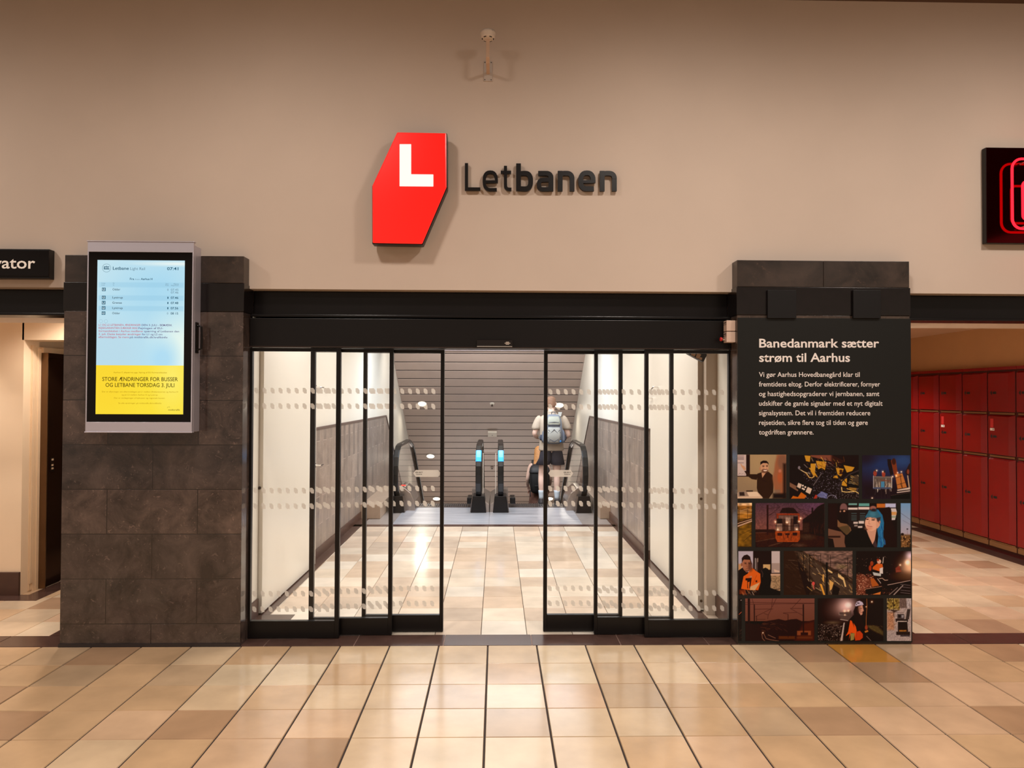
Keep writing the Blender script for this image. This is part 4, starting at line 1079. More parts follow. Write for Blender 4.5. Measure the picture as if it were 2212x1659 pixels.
c.poly([(1020, 1020), (1400, 950), (1420, 1060), (1180, 1140), (1030, 1140)], (22, 8, 6), 6).line([(1020, 1015), (1410, 950)], 10, (206, 150, 120)).poly([(1170, 1150), (1390, 1080), (1380, 1150)], (206, 116, 50), 8).dots(30, (800, 200, 1750, 680), [(206, 180, 160)], (4, 9))
put(c, (1780, 1183))
# 11 overhead lines against a red dusk
c = Cv(282, 88, 1978, 1130, 180); c.grad((120, 72, 62), (108, 62, 48), 88, 640)
hill = [(282, 650), (330, 700), (450, 700), (520, 730), (600, 690), (660, 740), (720, 660), (860, 630), (1000, 610), (1100, 590), (1260, 630), (1400, 600), (1540, 590), (1680, 650), (1860, 640), (1978, 610), (1978, 1130), (282, 1130)]
c.poly(hill, (36, 13, 9), 10).poly([(1700, 700), (1978, 640), (1978, 1130), (1500, 1130)], (84, 32, 16), 80, .8).rect(1550, 880, 1890, 990, (140, 72, 40), 16, .9).rect(1640, 920, 1820, 990, (44, 16, 12), 8).rect(1100, 1010, 1500, 1085, (110, 56, 24), 30, .7).rect(1540, 1020, 1930, 1070, (110, 56, 30), 30, .6)
for x0, x1, y0, y1 in ((342, 402, 88, 1130), (490, 520, 240, 1000), (550, 568, 510, 900), (1688, 1724, 230, 930), (1324, 1340, 480, 1050)): c.poly([(x0, y0), (x1 - 4, y0), (x1, y1), (x0 + 4, y1)], (34, 12, 10), 5)
for p in ([(282, 185), (1978, 205)], [(282, 232), (1978, 212)], [(520, 352), (960, 346)], [(540, 530), (920, 340), (950, 88)], [(925, 340), (840, 500), (835, 590)], [(940, 300), (1040, 90)], [(740, 455), (840, 490)], [(570, 600), (770, 600)], [(1690, 335), (1400, 330)], [(1690, 505), (1380, 330)], [(1430, 320), (1640, 100)], [(1210, 450), (1330, 475)], [(1210, 445), (1540, 432)], [(450, 100), (490, 230)]): c.line(p, 9, (56, 24, 20))
c.strokes(20, (700, 660, 1250, 860), [(110, 70, 58)], .5, (50, 130), (6, 9), .7).strokes(8, (640, 700, 900, 900), [(120, 76, 56)], 0, (60, 150), (10, 18), .7)
for p in ([(690, 960), (700, 1060), (760, 1130)], [(740, 960), (790, 1070), (900, 1100), (1100, 1130)], [(840, 980), (1020, 1060)]): c.line(p, 12, (140, 96, 76))
c.lamp(714, 930, 12)
put(c, (1585, 1285))
c = Cv(120, 95, 195, 1130, 14); c.fill((24, 9, 8)).line([(130, 480), (190, 420)], 12, (190, 90, 60)).ell(180, 130, 10, 9, (220, 200, 190), 5).strokes(6, (125, 560, 190, 1060), [(120, 90, 76)], -.6, (20, 50), (5, 8))
put(c, (1585, 1285))
# 12 woman in helmet before a lit engine
c = Cv(-152, 85, 1455, 1130, 180); c.fill((26, 10, 10)).glow(560, 270, 220, (214, 190, 190), .95).glow(300, 360, 260, (110, 86, 76), .5).ell(590, 250, 70, 60, (250, 240, 238), 60)
c.poly([(370, 430), (560, 420), (660, 380), (690, 560), (590, 640), (420, 620)], (84, 66, 62), 30).line([(370, 430), (370, 490), (560, 500)], 8, (160, 140, 134)).lamp(505, 400, 14).lamp(510, 492, 10).lamp(600, 395, 14).line([(400, 600), (580, 630)], 12, (200, 180, 170)).ell(210, 680, 140, 34, (110, 90, 66), 60, .8)
c.dots(330, (-140, 720, 470, 1130), [(110, 90, 80), (150, 130, 116), (60, 40, 34), (190, 170, 156)], (5, 11)).strokes(40, (150, 720, 420, 860), [(120, 100, 90)], .2, (20, 60), (5, 9)).poly([(480, 680), (510, 680), (450, 1130), (400, 1130)], (196, 180, 174), 6).line([(500, 690), (440, 1120)], 6, (110, 96, 92))
c.poly([(560, 780), (620, 600), (720, 500), (800, 520), (980, 560), (1040, 760), (1000, 900), (960, 1130), (540, 1130)], (22, 8, 8), 8).poly([(770, 280), (900, 260), (900, 560), (1000, 760), (860, 900), (760, 700), (720, 400)], (30, 13, 12), 14)
c.poly([(640, 620), (680, 640), (740, 800), (720, 690), (780, 780), (800, 880), (760, 1110), (740, 940), (660, 930), (610, 1100), (630, 950), (530, 1010), (590, 900)], (230, 84, 24), 6).poly([(800, 900), (880, 880), (950, 960), (950, 1050), (880, 1110), (760, 1120)], (196, 62, 22), 10).poly([(650, 940), (750, 940), (730, 1100), (650, 1120)], (150, 134, 70), 8)
c.poly([(840, 290), (940, 250), (955, 320), (975, 395), (945, 410), (940, 480), (900, 500), (860, 440)], (206, 150, 128), 8).line([(880, 330), (930, 335)], 9, (70, 36, 30)).line([(900, 432), (940, 425)], 10, (130, 60, 54)).ell(860, 350, 40, 90, (120, 76, 62), 40, .6)
c.poly([(760, 250), (800, 170), (870, 145), (940, 180), (970, 240), (940, 250), (860, 260), (780, 282)], (196, 184, 210), 8).poly([(800, 185), (870, 190), (860, 220), (810, 205)], (40, 26, 30), 6).ell(795, 235, 14, 14, (50, 34, 38), 5)
c.line([(1046, 100), (1050, 300), (1035, 560), (1030, 780)], 12, (170, 100, 50)).poly([(990, 890), (1070, 860), (1090, 900), (1010, 930)], (190, 112, 40), 6).ell(1035, 800, 34, 60, (150, 60, 34), 14).lamp(1172, 170, 15).lamp(1030, 292, 9)
c.poly([(1060, 740), (1300, 760), (1455, 900), (1455, 1000), (1200, 880), (1080, 800)], (90, 76, 40), 40, .8).strokes(30, (1080, 740, 1440, 960), [(130, 112, 60), (50, 40, 20)], .5, (20, 60), (5, 9)).line([(1040, 1010), (1150, 1125)], 10, (140, 120, 110))
put(c, (1780, 1285))
# 13 excavator in the snow
c = Cv(1542, 85, 2138, 1130, 66); c.fill((168, 152, 150)).rect(1542, 85, 1850, 360, (150, 126, 60), 60).dots(70, (1545, 90, 1840, 380), [(60, 44, 20), (190, 166, 90), (30, 20, 12), (110, 86, 40)], (12, 28)).rect(1850, 85, 2030, 320, (110, 90, 84), 20).rect(2020, 85, 2138, 320, (176, 166, 170), 20).strokes(12, (1860, 100, 2120, 200), [(80, 62, 58)], 1.5, (90, 200), (8, 14), .6)
c.rect(1542, 420, 1720, 860, (176, 120, 84), 60, .8).strokes(24, (1545, 420, 1720, 860), [(110, 66, 44), (206, 166, 136)], -.5, (40, 120), (8, 16), .7).line([(1700, 90), (1700, 520)], 14, (40, 26, 22)).poly([(1590, 360), (1830, 380), (1720, 430)], (60, 44, 40), 8).line([(1560, 430), (1950, 435)], 9, (70, 54, 50))
c.poly([(1800, 470), (1960, 470), (1970, 600), (1790, 610)], (70, 60, 62), 8).rect(1820, 490, 1880, 560, (30, 24, 26), 5).rect(1900, 500, 1950, 560, (150, 146, 156), 5).poly([(2040, 350), (2120, 350), (2080, 600), (2000, 600)], (54, 44, 44), 10)
c.poly([(1750, 580), (2060, 600), (2060, 660), (1760, 660)], (40, 28, 28), 6).rect(1790, 640, 2030, 662, (206, 190, 184), 4).poly([(1810, 660), (2040, 660), (2060, 900), (1810, 900)], (28, 16, 14), 8).rect(1840, 860, 2020, 905, (150, 96, 40), 8).rect(1770, 900, 2110, 985, (36, 24, 22), 10).rect(1870, 985, 2100, 1020, (60, 50, 56), 14).noise(20, .16)
put(c, (1780, 1285))

# black square cover plates on the granite band above the poster
sqm = mat('matt_black_plate', (15, 12, 12), .5, spec=.3)
for (xa, xb), lab in zip(((1657, 1719), (1841.5, 1901)), ('square black cover plate above the word Banedanmark on the right pillar', 'square black cover plate above the word sætter on the right pillar')):
    a, b_ = at(xa, 627, 5.078), at(xb, 688, 5.078)
    o = MB().box(a.x, b_.x, 5.066, 5.086, b_.z, a.z).build('cover_plate', sqm, None, bevel=.002)
    tag(o, lab, 'cover plate', 'black cover plates on the right pillar')

# switch boxes on the inner side of the right pillar
bx = mat('ivory_switch_box', (206, 178, 160), .5)
dsl = mat('dark_print', (40, 30, 28), .6)
for i, (ya, yb, lab) in enumerate(((695, 717.5, 'upper ivory switch box on the side of the right pillar beside the door header'), (719, 741.5, 'lower ivory switch box with a red push button on the side of the right pillar'))):
    zb, za = at_x(1570, yb, 1.66).z, at_x(1570, ya, 1.66).z
    r = thing('switch_box', lab, 'switch', (1.69, 5.16, (za + zb) / 2))
    MB().box(1.628, 1.692, 5.118, 5.19, zb, za).build('housing', bx, r, bevel=.003)
    pr = MB()
    for j in range(5):
        pr.box(1.6272, 1.6282, 5.13 + j * .011, 5.137 + j * .011, za - .018, za - .010)
        if j % 2 == 0: pr.box(1.6272, 1.6282, 5.13 + j * .011, 5.139 + j * .011, za - .03, za - .024)
    pr.build('front_print', dsl, r)
    if i == 1:
        zc = zb + .024
        MB().lathe([(.011, 0), (.011, .018), (.008, .02)], (1.628, 5.155, zc), dirv=(-1, 0, 0), seg=16).build('button_collar', chrome, r, smooth=False)
        MB().lathe([(.007, .018), (.013, .022), (.015, .03), (.012, .036)], (1.628, 5.155, zc), dirv=(-1, 0, 0), seg=18).build('push_button', mat('red_button', (190, 26, 22), .35), r)

# ================================================================ SLIDING DOORS
def decal_material():
    m = bpy.data.materials.new('frosted_white_film'); m.use_nodes = True
    nt = m.node_tree; nt.nodes.clear()
    t = nt.nodes.new('ShaderNodeBsdfTransparent'); d = nt.nodes.new('ShaderNodeBsdfDiffuse'); tr = nt.nodes.new('ShaderNodeBsdfTranslucent')
    d.inputs[0].default_value = rgb(228, 220, 210); tr.inputs[0].default_value = rgb(200, 192, 182)
    a = nt.nodes.new('ShaderNodeMixShader'); a.inputs[0].default_value = .5
    b = nt.nodes.new('ShaderNodeMixShader'); b.inputs[0].default_value = .8
    o = nt.nodes.new('ShaderNodeOutputMaterial')
    nt.links.new(d.outputs[0], a.inputs[1]); nt.links.new(tr.outputs[0], a.inputs[2])
    nt.links.new(t.outputs[0], b.inputs[1]); nt.links.new(a.outputs[0], b.inputs[2]); nt.links.new(b.outputs[0], o.inputs[0])
    return m
film = decal_material()
inkm = mat('black_print', (24, 18, 18), .5)
DZ = (1.787, 1.676, 1.072, .961, .338, .228)     # tops of the six rows of markings
SM = [None]
w, h = .0288, .040
def leaf(xa, xa2, xb2, xb, Y, lab, first, n, arrow=None):
    X0, Xa, Xb, X1 = [at(x, 1050, Y).x for x in (xa, xa2, xb2, xb)]
    r = thing('sliding_door_leaf', lab, 'sliding door', ((X0 + X1) / 2, Y, 0), 'glass sliding door leaves of the vestibule')
    r['kind'] = 'thing'
    f = MB()
    f.box(X0, Xa, Y - .018, Y + .018, .006, 2.072); f.box(Xb, X1, Y - .018, Y + .018, .006, 2.072)
    f.box(Xa, Xb, Y - .018, Y + .018, 2.048, 2.072); f.box(Xa, Xb, Y - .018, Y + .018, .006, .128)
    f.build('frame', black, r, bevel=.0015)
    MB().box(Xa - .004, Xb + .004, Y - .003, Y + .003, .12, 2.054).build('glass_pane', glass, r)
    d = None
    x0 = at(first, 1050, Y).x
    for zt in DZ:
        for i in range(n):
            a = x0 + i * .0573
            if a < Xa - .01 or a + .0288 > Xb + .012: continue
            if SM[0] is None:
                d = MB().add([(u * w, 0, -v * h) for u, v in ((0, 0), (.58, 0), (1, .36), (1, 1), (.4, 1), (0, .62))], [(0, 5, 4, 3, 2, 1)]).build('safety_marking', film, r, fix=False)
                SM[0] = d
            else:
                d = SM[0].copy(); COL.objects.link(d); put_under(d, r)
            d.matrix_basis = Matrix.Translation((a, Y - .0042, zt))
    if arrow:
        pa, pb = at(arrow[0], 1022.5, Y), at(arrow[1], 1022.5, Y)
        hs, q = .0255, .018
        s_ = MB().add([(pa.x, Y - .0044, pa.z), (pa.x + q, Y - .0044, pa.z - hs), (pb.x - q, Y - .0044, pa.z - hs), (pb.x, Y - .0044, pa.z), (pb.x - q, Y - .0044, pa.z + hs), (pa.x + q, Y - .0044, pa.z + hs)], [(0, 1, 2, 3, 4, 5)]).build('arrow_sticker', film, r, fix=False)
        xs = pa.x + .014 if arrow[2] else pb.x - .072
        text_obj('lettering', 'ASSA ABLOY', inkm, s_, (xs, Y - .0046, pa.z + .004), (xs + .056, Y - .0046, pa.z + .004), cap=.008, depth=.0002, bold=.03)
        text_obj('lettering', '70 80 80 80', inkm, s_, (xs + .005, Y - .0046, pa.z - .0105), (xs + .05, Y - .0046, pa.z - .0105), cap=.0075, depth=.0002, bold=.02)
    return r
leaf(536, 544.5, 725.5, 735, 5.252, 'fixed glass door panel standing against the left pillar', 548, 12)
leaf(670, 680, 840.5, 849, 5.318, 'middle glass sliding door leaf of the left-hand set', 664, 12)
leaf(784, 792, 951, 959, 5.386, 'left leading glass sliding door leaf with an arrow sticker pointing left', 796, 12, (893, 952, 1))
leaf(1174, 1182, 1336, 1344, 5.386, 'right leading glass sliding door leaf with an arrow sticker in front of the man', 1184, 12, (1184, 1238, 0))
leaf(1283, 1290.5, 1446, 1454, 5.318, 'middle glass sliding door leaf of the right-hand set', 1292, 12)
leaf(1392, 1400, 1572.5, 1576, 5.252, 'fixed glass door panel standing against the right pillar', 1402, 12)

r = thing('door_operator', 'long black door drive housing spanning above the glass sliding doors', 'door drive', (-.03, 5.3, 2.18))
MB().box(-1.761, 1.691, 5.215, 5.44, 2.0755, 2.284).build('housing', black, r, bevel=.003)
MB().box(-1.761, 1.691, 5.211, 5.216, 2.078, 2.083).build('lower_trim', mat('worn_black_edge', (70, 56, 50), .3, .4), r)
r = thing('door_sensor', 'small black motion sensor on the middle of the black door header', 'sensor', (-.075, 5.2, 2.11))
a, b_ = at(1030, 733.5, 5.19), at(1107, 749, 5.19)
MB().box(a.x, b_.x, 5.178, 5.214, b_.z + .002, a.z).build('housing', mat('gloss_black_plastic', (20, 14, 14), .12), r, bevel=.003)
MB().box(a.x + .002, b_.x - .002, 5.177, 5.2, b_.z - .003, b_.z + .003).build('lower_lip', chrome, r)
e = MB()
for dx, w, z in ((0, .022, .0315), (0, .041, .024), (0, .024, .0165)):
    e.box(b_.x - .036 - w / 2, b_.x - .036 + w / 2, 5.1772, 5.1782, b_.z + z - .0022, b_.z + z + .0022)
e.build('emblem', mat('pale_print', (206, 190, 176), .5), r)

# tilted sensor box behind the right end of the doors
r = thing('presence_sensor', 'black tilted sensor box hanging inside above the right end of the glass doors', 'sensor', (1.55, 5.66, 2.1))
q = [at(x, y, 5.64) for x, y in ((1486, 764), (1519.5, 782), (1527, 768), (1525, 748), (1494, 740))]
MB().prism([(p.x, p.z) for p in q], 5.64, 5.70, 'y').build('housing', mat('matt_black_plastic', (26, 18, 16), .5), r, bevel=.002)
for pts in (((1492, 766), (1500, 770.5), (1503, 765), (1496, 761)), ((1503, 772), (1509, 775), (1515, 766), (1506, 762)), ((1510, 776), (1515.5, 778), (1517, 773), (1512, 771))):
    q = [at(x, y, 5.639) for x, y in pts]
    MB().prism([(p.x, p.z) for p in q], 5.637, 5.641, 'y').build('sensor_window', mat('beige_window', (196, 160, 130), .3), r)
MB().box(1.5, 1.53, 5.66, 5.69, 2.2, 2.3).build('hanger', MATS['matt_black_plastic'], r)

# ================================================================ WHITE FIRE DOORS
leafm = mat('white_door_paint', (232, 226, 214), .3, noise=.02, nscale=1.5)
r = thing('fire_door', 'white fire door folded back flat on the left vestibule wall', 'fire door', (-1.89, 5.81, 0)); r['kind'] = 'thing'
MB().box(-1.928, -1.846, 5.81, 7.50, .012, 2.7).build('door_leaf', leafm, r, bevel=.003)
for z in (1.815, 1.02):
    MB().tube([(-1.846, 7.46, z), (-1.80, 7.46, z), (-1.795, 7.47, z), (-1.795, 7.58, z)], .009, seg=8).lathe([(.022, 0), (.022, .008)], (-1.846, 7.46, z), 'x', seg=16).build('lever_handle', chrome, r)
MB().lathe([(.012, 0), (.012, .012), (.006, .014)], (-1.872, 5.81, 1.0), dirv=(0, -1, 0), seg=12).build('lock', sc_, r)
struct(MB().box(-1.93, -1.868, 7.50, 7.57, 0, 2.7).build('trim_door_post', mat('cream_post_paint', (222, 210, 190), .5)))
r = thing('fire_door', 'white fire door with two dark lock discs on its edge along the right vestibule wall', 'fire door', (1.66, 5.86, 0)); r['kind'] = 'thing'
MB().box(1.628, 1.70, 5.862, 7.68, .014, 2.7).build('door_leaf', leafm, r, bevel=.003)
MB().box(1.63, 1.697, 5.8605, 5.8625, .03, 2.69).build('edge_strip', mat('grey_edge_paint', (176, 164, 150), .5), r)
for y in (1077.5, 1298):
    p = at(1514.5, y, 5.862)
    MB().lathe([(.011, 0), (.011, .003), (.006, .004)], (p.x, 5.862, p.z), dirv=(0, -1, 0), seg=16).build('lock_disc', mat('dark_bronze', (96, 78, 62), .35, .8), r)
for z, Y in ((1.72, 7.58), (1.83, 7.3)):
    MB().tube([(1.628, Y, z), (1.585, Y, z), (1.58, Y + .01, z), (1.58, Y + .09, z - .02)], .008, seg=8).build('lever_handle', chrome, r)

# ================================================================ ESCALATORS
YN = lambda: None
ST = [0, -.05, -.15, -.36, -.62, -.89]
while len(ST) < 17: ST.append(ST[-1] - .27)
def nose(Y):
    t = (Y - 11.34) / .4 - .5
    if t <= 0: return 0
    i = min(int(t), len(ST) - 2)
    return ST[i] + (ST[i + 1] - ST[i]) * (t - i)
def rail_path():
    p = [(11.12, .2), (10.98, .21), (10.86, .25), (10.74, .34), (10.665, .46), (10.64, .58), (10.66, .70), (10.72, .82), (10.82, .91), (10.95, .965), (11.1, .985)]
    Y = 11.4
    while Y < 17.4:
        p.append((Y, max(-9, .985 + (0 if Y < 12.2 else -.04 if Y < 12.45 else -.11 if Y < 12.7 else -.11 - (Y - 12.7) * .675))))
        Y += .25 if Y < 13 else .6
    return p
RP = rail_path()
railprof = [(-.041, -.008), (-.041, .012), (-.03, .02), (.03, .02), (.041, .012), (.041, -.008), (.034, -.016), (-.034, -.016)]
bandm = mat('painted_blue_reflection', (40, 160, 236), .3, emit=(40, 160, 240), es=.35)  # blue reflection painted onto the handrail, slightly emissive
chromeline = mat('dark_chrome', (120, 112, 108), .18, 1)
stepm = mat('ribbed_step_metal', (96, 90, 90), .4, .8, noise=.15, nscale=30)
basem = mat('black_newel_plastic', (14, 8, 7), .35, spec=.35)
deckm = mat('brushed_deck_metal', (168, 156, 148), .28, .9, noise=.1, nscale=9)
def escalator(lab, XL, XR, inner, indicator):
    xc = (XL + XR) / 2
    r = thing('escalator', lab, 'escalator', (xc, 10.8, 0), 'escalators behind the sliding doors')
    for X, s_ in ((XL, 1), (XR, -1)):         # s_ points to the steps
        g = [(y, z - .03) for y, z in RP[2:]]
        gp = [(y, z) for y, z in g] + [(17.3, g[-1][1] - .9), (12.6, -.2), (11.9, .16), (11.0, .17)]
        MB().prism(gp, X - .006, X + .006, 'x').build('balustrade_glass', glass, r)
        MB().sweep([(X, y, z) for y, z in RP], railprof, (1, 0, 0)).build('handrail', rubber, r, smooth=False)
        MB().sweep([(X, y, z) for y, z in RP], [(-.016, -.036), (-.016, -.016), (.016, -.016), (.016, -.036)], (1, 0, 0)).build('handrail_guide', chromeline, r)
        # newel base and decking
        o_ = -s_
        b = MB()
        b.prism([(X - .115, 0), (X + .115, 0), (X + .1, .15), (X + .085, .25), (X - .085, .25), (X - .1, .15)], 10.80, 11.15, 'y')
        nb = b.build('newel_base', basem, r, bevel=.006)
        MB().prism([(X + s_ * .115, .01), (X + s_ * .125, .01), (X + s_ * .11, .16), (X + s_ * .095, .24), (X + s_ * .087, .24)], 10.805, 11.14, 'y').build('side_trim', chromeline, nb)
        k = MB()
        pr = [(X + s_ * .02, .0), (X + s_ * .02, .36), (X + s_ * .09, .345), (X + s_ * .18, .27), (X + s_ * .24, .14), (X + s_ * .25, 0)]
        if X not in inner: k.prism(pr, 11.0, 11.62, 'y')
        if X in inner:
            k.prism([(X - s_ * .03, 0), (X - s_ * .03, .2), (X - s_ * .16, .12), (X - s_ * .16, 0)], 10.86, 12.3, 'y')
        k.build('deck_cover', deckm, r, bevel=.008)
        MB().prism([(11.5, .26), (12.3, .2), (12.8, .02), (17.3, -3.1), (17.3, -3.6), (12.5, -.45), (11.5, -.1)], X + s_ * .005, X + s_ * .12, 'x').build('skirt_panel', deckm, r)
        MB().box(X + s_ * .17 - .02, X + s_ * .17 + .06 * 1, 11.3, 11.62, .06, .16).build('comb_guard', basem, r, bevel=.01)
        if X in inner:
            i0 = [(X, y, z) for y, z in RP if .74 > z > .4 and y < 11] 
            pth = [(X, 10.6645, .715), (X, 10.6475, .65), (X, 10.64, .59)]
            MB().sweep([(X, 10.688, .765), (X, 10.72, .82), (X, 10.768, .866), (X, 10.82, .91)], [(-.0415, .0125), (-.0305, .0215), (.0305, .0215), (.0415, .0125), (.0415, .005), (-.0415, .005)], (1, 0, 0)).build('blue_reflection_band', bandm, r)
    fp = MB()
    p = [(XL - .02 + .11, 10.82), (XR + .02 - .11, 10.82)]
    x0, x1 = (XL + .13 - (.0 if XL in inner else .25), XR - .13 + (.0 if XR in inner else .25))
    xa, xb = (XL + .075, -.0995) if XR in inner else (-.0965, XR - .14)
    fp.box(xa, xb, 9.828, 11.30, -.008, .004)
    fp.build('floor_plate', platem, r)
    cb = MB().box(XL + .14, XR - .14, 11.30, 11.36, -.02, .008)
    for i in range(26):
        x = XL + .16 + i * (XR - XL - .32) / 25
        cb.box(x - .006, x + .006, 11.36, 11.44, -.012, .004)
    cb.build('comb_plate', mat('comb_metal', (110, 100, 98), .35, .9), r)
    first = None
    for i, z in enumerate(ST):
        y0 = 11.34 + i * .4
        if first is None:
            s = MB().box(XL + .13, XR - .13, 0, .4, -.36, -.012)
            for j in range(28):
                x = XL + .15 + j * (XR - XL - .3) / 27
                s.box(x - .008, x + .008, .004, .396, -.012, 0)
            first = s.build('step', stepm, r)
            st = first
        else:
            st = first.copy(); COL.objects.link(st); put_under(st, r)
        st.matrix_basis = Matrix.Translation((0, y0, z - (.002 if i == 0 else 0)))
    if indicator:
        MB().box(XL + .07, XL + .13, 10.797, 10.803, .40, .415).build('red_signal', emit_mat('red_signal_light', (255, 60, 50), 3), r)
    return r
platem = bpy.data.materials.new('brushed_floor_plate'); platem.use_nodes = True
_nt = platem.node_tree; _b = _nt.nodes['Principled BSDF']
_b.inputs['Metallic'].default_value = .55; _b.inputs['Roughness'].default_value = .34
_tc = _nt.nodes.new('ShaderNodeTexCoord'); _mp = _nt.nodes.new('ShaderNodeMapping'); _mp.inputs['Scale'].default_value = (.7, 26, 1)
_n = _nt.nodes.new('ShaderNodeTexNoise'); _n.inputs['Scale'].default_value = 2; _n.inputs['Detail'].default_value = 8
_r = _nt.nodes.new('ShaderNodeValToRGB'); _r.color_ramp.elements[0].position = .3; _r.color_ramp.elements[0].color = rgb(136, 138, 150); _r.color_ramp.elements[1].position = .7; _r.color_ramp.elements[1].color = rgb(244, 244, 250)
_nt.links.new(_tc.outputs['Object'], _mp.inputs[0]); _nt.links.new(_mp.outputs[0], _n.inputs[0]); _nt.links.new(_n.outputs[0], _r.inputs[0]); _nt.links.new(_r.outputs[0], _b.inputs[0])
E1 = (-1.47, -.262); E2 = (.066, 1.305)
escalator('left escalator behind the doors with an empty step band and a red signal light', E1[0], E1[1], (E1[1],), True)
escalator('right escalator behind the doors carrying the man and the woman down', E2[0], E2[1], (E2[0],), False)
r = thing('clear_barrier', 'clear acrylic barrier panel between the two middle escalator handrails', 'barrier', (-.1, 11.1, 0))
a, b_ = at(1043, 974, 11.05), at(1072, 1068, 11.05)
MB().box(a.x, b_.x, 11.047, 11.053, .17, a.z).build('panel', glass, r)
em = mat('white_acrylic_edge', (226, 216, 206), .3)
fr = MB()
fr.box(a.x, a.x + .012, 11.044, 11.056, .17, a.z - .03); fr.box(b_.x - .016, b_.x - .004, 11.044, 11.056, .17, a.z - .03); fr.box(a.x, b_.x, 11.046, 11.054, a.z - .004, a.z)
fr.build('edge_strip', em, r)

# ================================================================ FITTINGS ON THE SLOPING CEILING
nrm = Vector((0, -SLO, -1)).normalized()     # faces the viewer, downwards
def on_slope(x, y):
    d = ray(x, y); k = d[2] / d[1]
    Y = (2.52 - H + SLO * 13.45) / (k + SLO)
    return at(x, y, Y)
lens = emit_mat('lamp_lens', (255, 244, 222), 4.5)
trimw = mat('white_lamp_trim', (226, 218, 206), .4)
proto = None
for (x, y), lab in zip(((912, 872), (930, 985), (943, 1077), (1208, 875), (1197, 985), (1187, 1077)),
                       ('topmost round ceiling lamp above the left escalator', 'middle round ceiling lamp above the left escalator', 'lowest round ceiling lamp above the left escalator',
                        'topmost round ceiling lamp above the right escalator, beside the man’s head', 'middle round ceiling lamp above the right escalator, behind the man', 'lowest round ceiling lamp above the right escalator, behind the man')):
    p = on_slope(x, y) + nrm * .002
    r = thing('ceiling_lamp', lab, 'lamp', p, 'round lamps in the slatted slope')
    MB().lathe([(.098, 0), (.1, .008), (.088, .01), (.084, .004)], p, dirv=nrm, seg=28).build('trim_ring', trimw, r)
    MB().lathe([(.084, 0), (.084, .006)], p, dirv=nrm, seg=28).build('lens', lens, r)
    lamp('ceiling_lamp_light', 'SPOT', p + nrm * .05, 20, (1, .9, .74), .09, look=p + nrm * 3 + Vector((0, 0, -1)), spot=150, blend=.8)
p = on_slope(1063, 872)
r = thing('sprinkler', 'small white sprinkler head high on the middle of the slatted slope', 'sprinkler', p)
MB().lathe([(.05, 0), (.05, .006), (.03, .02), (.02, .022)], p, dirv=nrm, seg=20).build('rosette', trimw, r)
MB().lathe([(.012, .02), (.014, .05), (.022, .052), (.022, .056)], p, dirv=nrm, seg=12).build('nozzle', sc_, r)
a, b_ = on_slope(1054, 928), on_slope(1073, 942)
r = thing('junction_box', 'small off-white junction box on the middle of the slatted slope', 'junction box', a)
w = .1
tdir = Vector((0, 1, -SLO)).normalized()
cen = (a + b_) / 2
def slab(b, c, hw, hh, t, m=None):
    u = Vector((1, 0, 0)); v = tdir
    P8 = [c + u * i * hw + v * j * hh + nrm * k for k in (0, t) for i, j in ((-1, -1), (1, -1), (1, 1), (-1, 1))]
    return b.add(P8, [(0, 1, 2, 3), (7, 6, 5, 4), (0, 4, 5, 1), (1, 5, 6, 2), (2, 6, 7, 3), (3, 7, 4, 0)], m)
slab(MB(), cen, .098, .085, .05).build('box', mat('off_white_plastic', (226, 216, 200), .4), r, bevel=.006)
slab(MB(), cen + tdir * .02 + nrm * .05, .008, .008, .004).build('screw', sc_, r)
p = on_slope(1063, 1010)
r = thing('wall_switch', 'tiny grey switch low on the middle of the slatted slope', 'switch', p)
slab(MB(), p, .035, .05, .03).build('housing', mat('grey_plastic', (150, 134, 124), .4), r, bevel=.004)
slab(MB(), p - tdir * .01 + nrm * .03, .014, .016, .01).build('rocker', sc_, r)

# ================================================================ LIFT ENTRANCE
r = thing('lift_entrance', 'lift doorway with cream frame and dark steel door left of the brown stone pillar', 'lift door', (-4.05, 6.5, 0))
fp = mat('cream_frame_paint', (222, 192, 158), .45, noise=.03); bz = mat('bronze_steel', (112, 86, 62), .3, .9, noise=.1); dks = mat('dark_lift_steel', (66, 42, 30), .22, .85, noise=.1, nscale=3)
post = MB().box(-4.128, -4.092, 6.487, 6.53, .012, 2.165).box(-4.092, -4.084, 6.492, 6.53, .07, 2.165)
post.build('frame_post', fp, r, bevel=.003)
MB().box(-4.2, -4.077, 6.56, 6.60, 0, 2.14).build('frame_post', fp, r, bevel=.002)
MB().box(-4.2, -4.082, 6.53, 6.56, .0, 2.15).build('frame_post', fp, r)
MB().box(-4.12, -4.018, 6.60, 6.612, .003, 2.105).build('steel_jamb', bz, r)
MB().box(-4.12, -4.06, 6.60, 8.6, 2.105, 2.155).build('frame_head', fp, r)
MB().box(-4.12, -4.022, 6.612, 8.6, 2.06, 2.105).build('steel_head', dks, r)
MB().box(-4.2, -4.04, 6.606, 6.86, .006, 2.06).build('door_panel', dks, r)
MB().box(-4.2, -4.052, 6.864, 7.9, .006, 2.06).build('door_panel', dks, r)
p = at_x(111, 1000, -4.04)
cp = MB().box(-4.041, -4.035, p.y - .02, p.y + .035, p.z - .08, p.z + .05).build('call_panel', mat('dark_call_panel', (40, 26, 20), .3, .5), r)
for dz in (.03, -.02, -.05): MB().box(-4.036, -4.031, p.y - .005, p.y + .018, p.z + dz - .008, p.z + dz + .008).build('button', mat('pale_button', (190, 160, 130), .4), cp)

